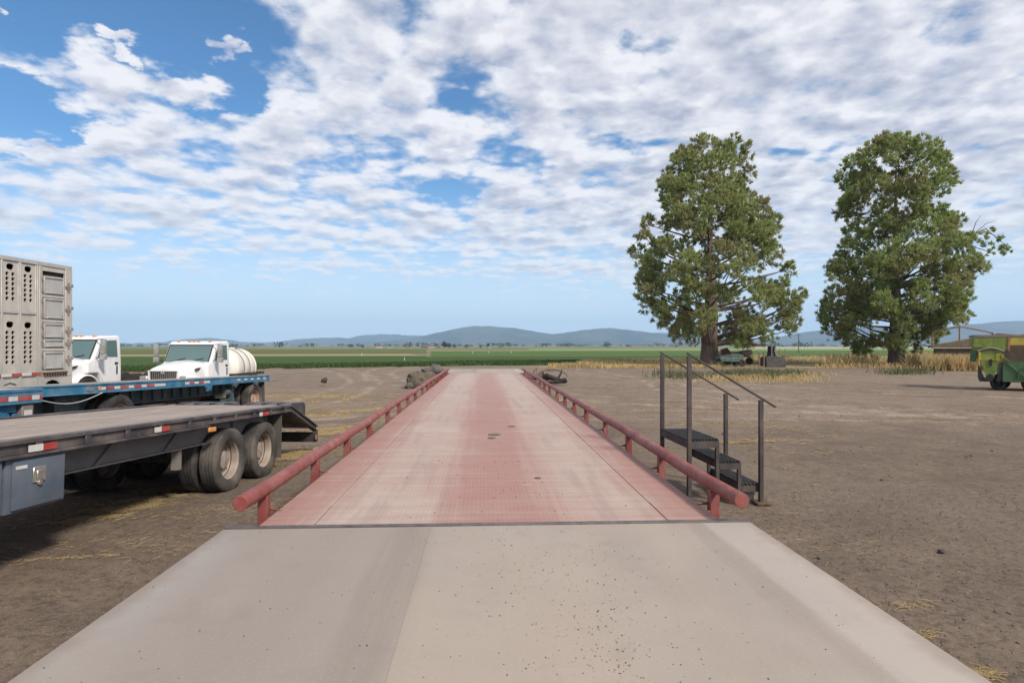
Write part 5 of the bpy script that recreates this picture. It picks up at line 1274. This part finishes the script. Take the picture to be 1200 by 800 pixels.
# ------------------------------------------------------------------ far trees, houses, poles on the plain
def far_tree(px, D, hpx, wpx, label, shape='round'):
    s = D/F; g = P(px, 405, D); h_, w_ = hpx*s, wpx*s
    o = thing('far_tree', label, 'tree', (g.x, g.y, 0), (0, 0, 0), 'trees around the far farmsteads')
    qs = []
    for k in range(14):
        z = rng.uniform(.25, .92); wz = w_*.5*(math.sin(math.pi*min(1, z*1.0))**.6 if shape == 'round' else (1.05-z))
        qs.append(sprays(np.array([rng.uniform(-1, 1)*wz*.7, rng.uniform(-1, 1)*wz*.7, z*h_]), (wz*.5+.3, wz*.5+.3, h_*.14), 60, h_*.13, h_*.055))
    crown_mesh('crown', qs, M_FART, o)
    b = MB(); b.tube([(0, 0, -.2), (0, 0, h_*.45), (0, 0, h_*.8)], [w_*.06, w_*.045, w_*.01], 8); b.build('trunk', M_POLE, o)
DF = 620
hz = (H/DF)*F
for (px, top, wpx, lb, sh_) in ((411,403,7,'lone dark tree on the plain at the foot of the pale western hills','round'), (514,405.5,6,'low dark tree beside the far brown shed','round'), (521,400,8,'tallest dark tree by the far brown shed','round'), (526,402,6,'middle tree close behind the tallest far tree','round'), (533,403,7,'spreading tree just east of the tallest far tree','round'), (547,403.5,7,'single round tree on the plain below the high hill','round'), (563,404.5,4,'small tree between the round tree and the pointed tree','round'), (572,401.5,5,'pointed dark conifer by the little white house','cone'), (425,404.5,4,'little tree beside the lone dark tree on the plain','round'), (586,405.5,5,'faint low tree east of the pointed conifer','round')):
    far_tree(px, DF, 405+hz-top, wpx, lb, sh_)
def house(px, D, wpx, hpx, label, wall, group='far farm buildings', roof=M_ROOF):
    s = D/F; g = P(px, 405, D); w_, h_ = wpx*s, hpx*s
    o = thing('farm_building', label, 'building', (g.x, g.y, 0), (0, 0, -YAW), group)
    b = MB(); b.box(-w_/2, w_/2, 0, w_*.6, -.1, h_*.6); b.build('wall', wall, o)
    b = MB(); b.prism([(-.4, h_*.6), (w_*.3, h_), (w_*.6+.4, h_*.6), (w_*.3, h_*.6+.02)], 'x', -w_/2-.4, w_/2+.4); b.build('roof', roof, o)
    b = MB()
    for k in (-.25, .2): b.box(w_*k-.6, w_*k+.6, -.06, -.02, h_*.2, h_*.42)
    b.build('window', M_GLASS, o)
for (px, wpx, hpx, lb, wl) in ((497,7,3.6,'dark brown shed left of the tallest far tree',M_ROOF), (505,5,3.0,'pale low house beside the far brown shed',M_HOUSE), (444,7,3.2,'pink roofed farm house far out on the plain',M_HOUSE), (573.5,3,2.4,'little white house under the pointed conifer',M_WHITE), (456,4,2.6,'small pale barn near the pink roofed house',M_HOUSE)):
    house(px, DF-15, wpx, hpx, lb, wl)
for k, (px, D, hpx) in enumerate(((340,1500,4),(352,1500,3.4),(331,1500,3.2),(302,1450,3.6),(371,1550,3),(640,1700,2.6),(655,1700,2.8),(690,1750,2.4),(705,1720,2.8),(618,1700,2.6),(740,1800,2.4),(745,1600,2.6),(680,1650,2.2))):
    pass
# hedge of trees and settlements far across the plain
fp = np.concatenate([rect_px(1, [(0,410),(1,410),(1,409),(0,409)])*0, ])
Q = []
for k in range(260):
    D = rng.uniform(900, 2600); px = rng.uniform(60, 1150); q = P(px, 405, D); h_ = rng.uniform(3, 9)*(1 + .4*(D > 1800)); w_ = h_*rng.uniform(.6, 2.2)
    Q.append(sprays(np.array([q.x, q.y, h_*.5]), (w_, w_*.6, h_*.5), 26, h_*.5, h_*.28))
kind(crown_mesh('treeline', Q, M_FART, None), 'stuff')
up = thing('utility_pole', 'thin dark utility pole standing in the field between the two junipers', 'pole', P(936, 405, 190).to_2d().to_3d())
MB().tube([(0, 0, -.3), (0, 0, 6.0)], [.14, .10], 8).build('post', M_POLE, up)
MB().box(-.9, .9, -.06, .06, 5.4, 5.54).build('cross_arm', M_POLE, up)
# white irrigation risers in the crop
for k, (px, py, lb) in enumerate(((424,417.0,'white irrigation riser on the tan stubble strip'), (573,414.2,'white irrigation riser below the pointed far conifer'), (599,414.0,'white irrigation riser in the green crop right of the conifer'), (474,422.6,'nearest white irrigation riser in the green crop'), (554,414.4,'white irrigation riser below the far round tree'))):
    g = G(px, py); h_ = 3.4*H/(py-405)
    o = thing('sprinkler_riser', lb, 'sprinkler', (g.x, g.y, 0), (0, 0, 0), 'irrigation risers in the crop')
    MB().cyl((0, 0, 0), (0, 0, h_), .06, 8).build('pipe', M_WTAPE, o); MB().lathe([(.001, h_+.22), (.10, h_+.2), (.10, h_), (.001, h_)], (0, 0, 0), 'z', 10).build('nozzle', M_FRAME, o)

# ------------------------------------------------------------------ air
hm = bpy.data.materials.new('haze air'); hm.use_nodes = True; nt = hm.node_tree; nt.nodes.clear()
pv_ = nt.nodes.new('ShaderNodeVolumePrincipled'); pv_.inputs['Color'].default_value = (.46, .69, 1.0, 1); pv_.inputs['Density'].default_value = .95e-4; pv_.inputs['Anisotropy'].default_value = 0.0
ou = nt.nodes.new('ShaderNodeOutputMaterial'); nt.links.new(pv_.outputs[0], ou.inputs['Volume'])
b = MB(); b.box(-14500, 14500, -3400, 14500, -6, 600); hzb = b.build('haze', hm, smooth=False); kind(hzb, 'stuff')
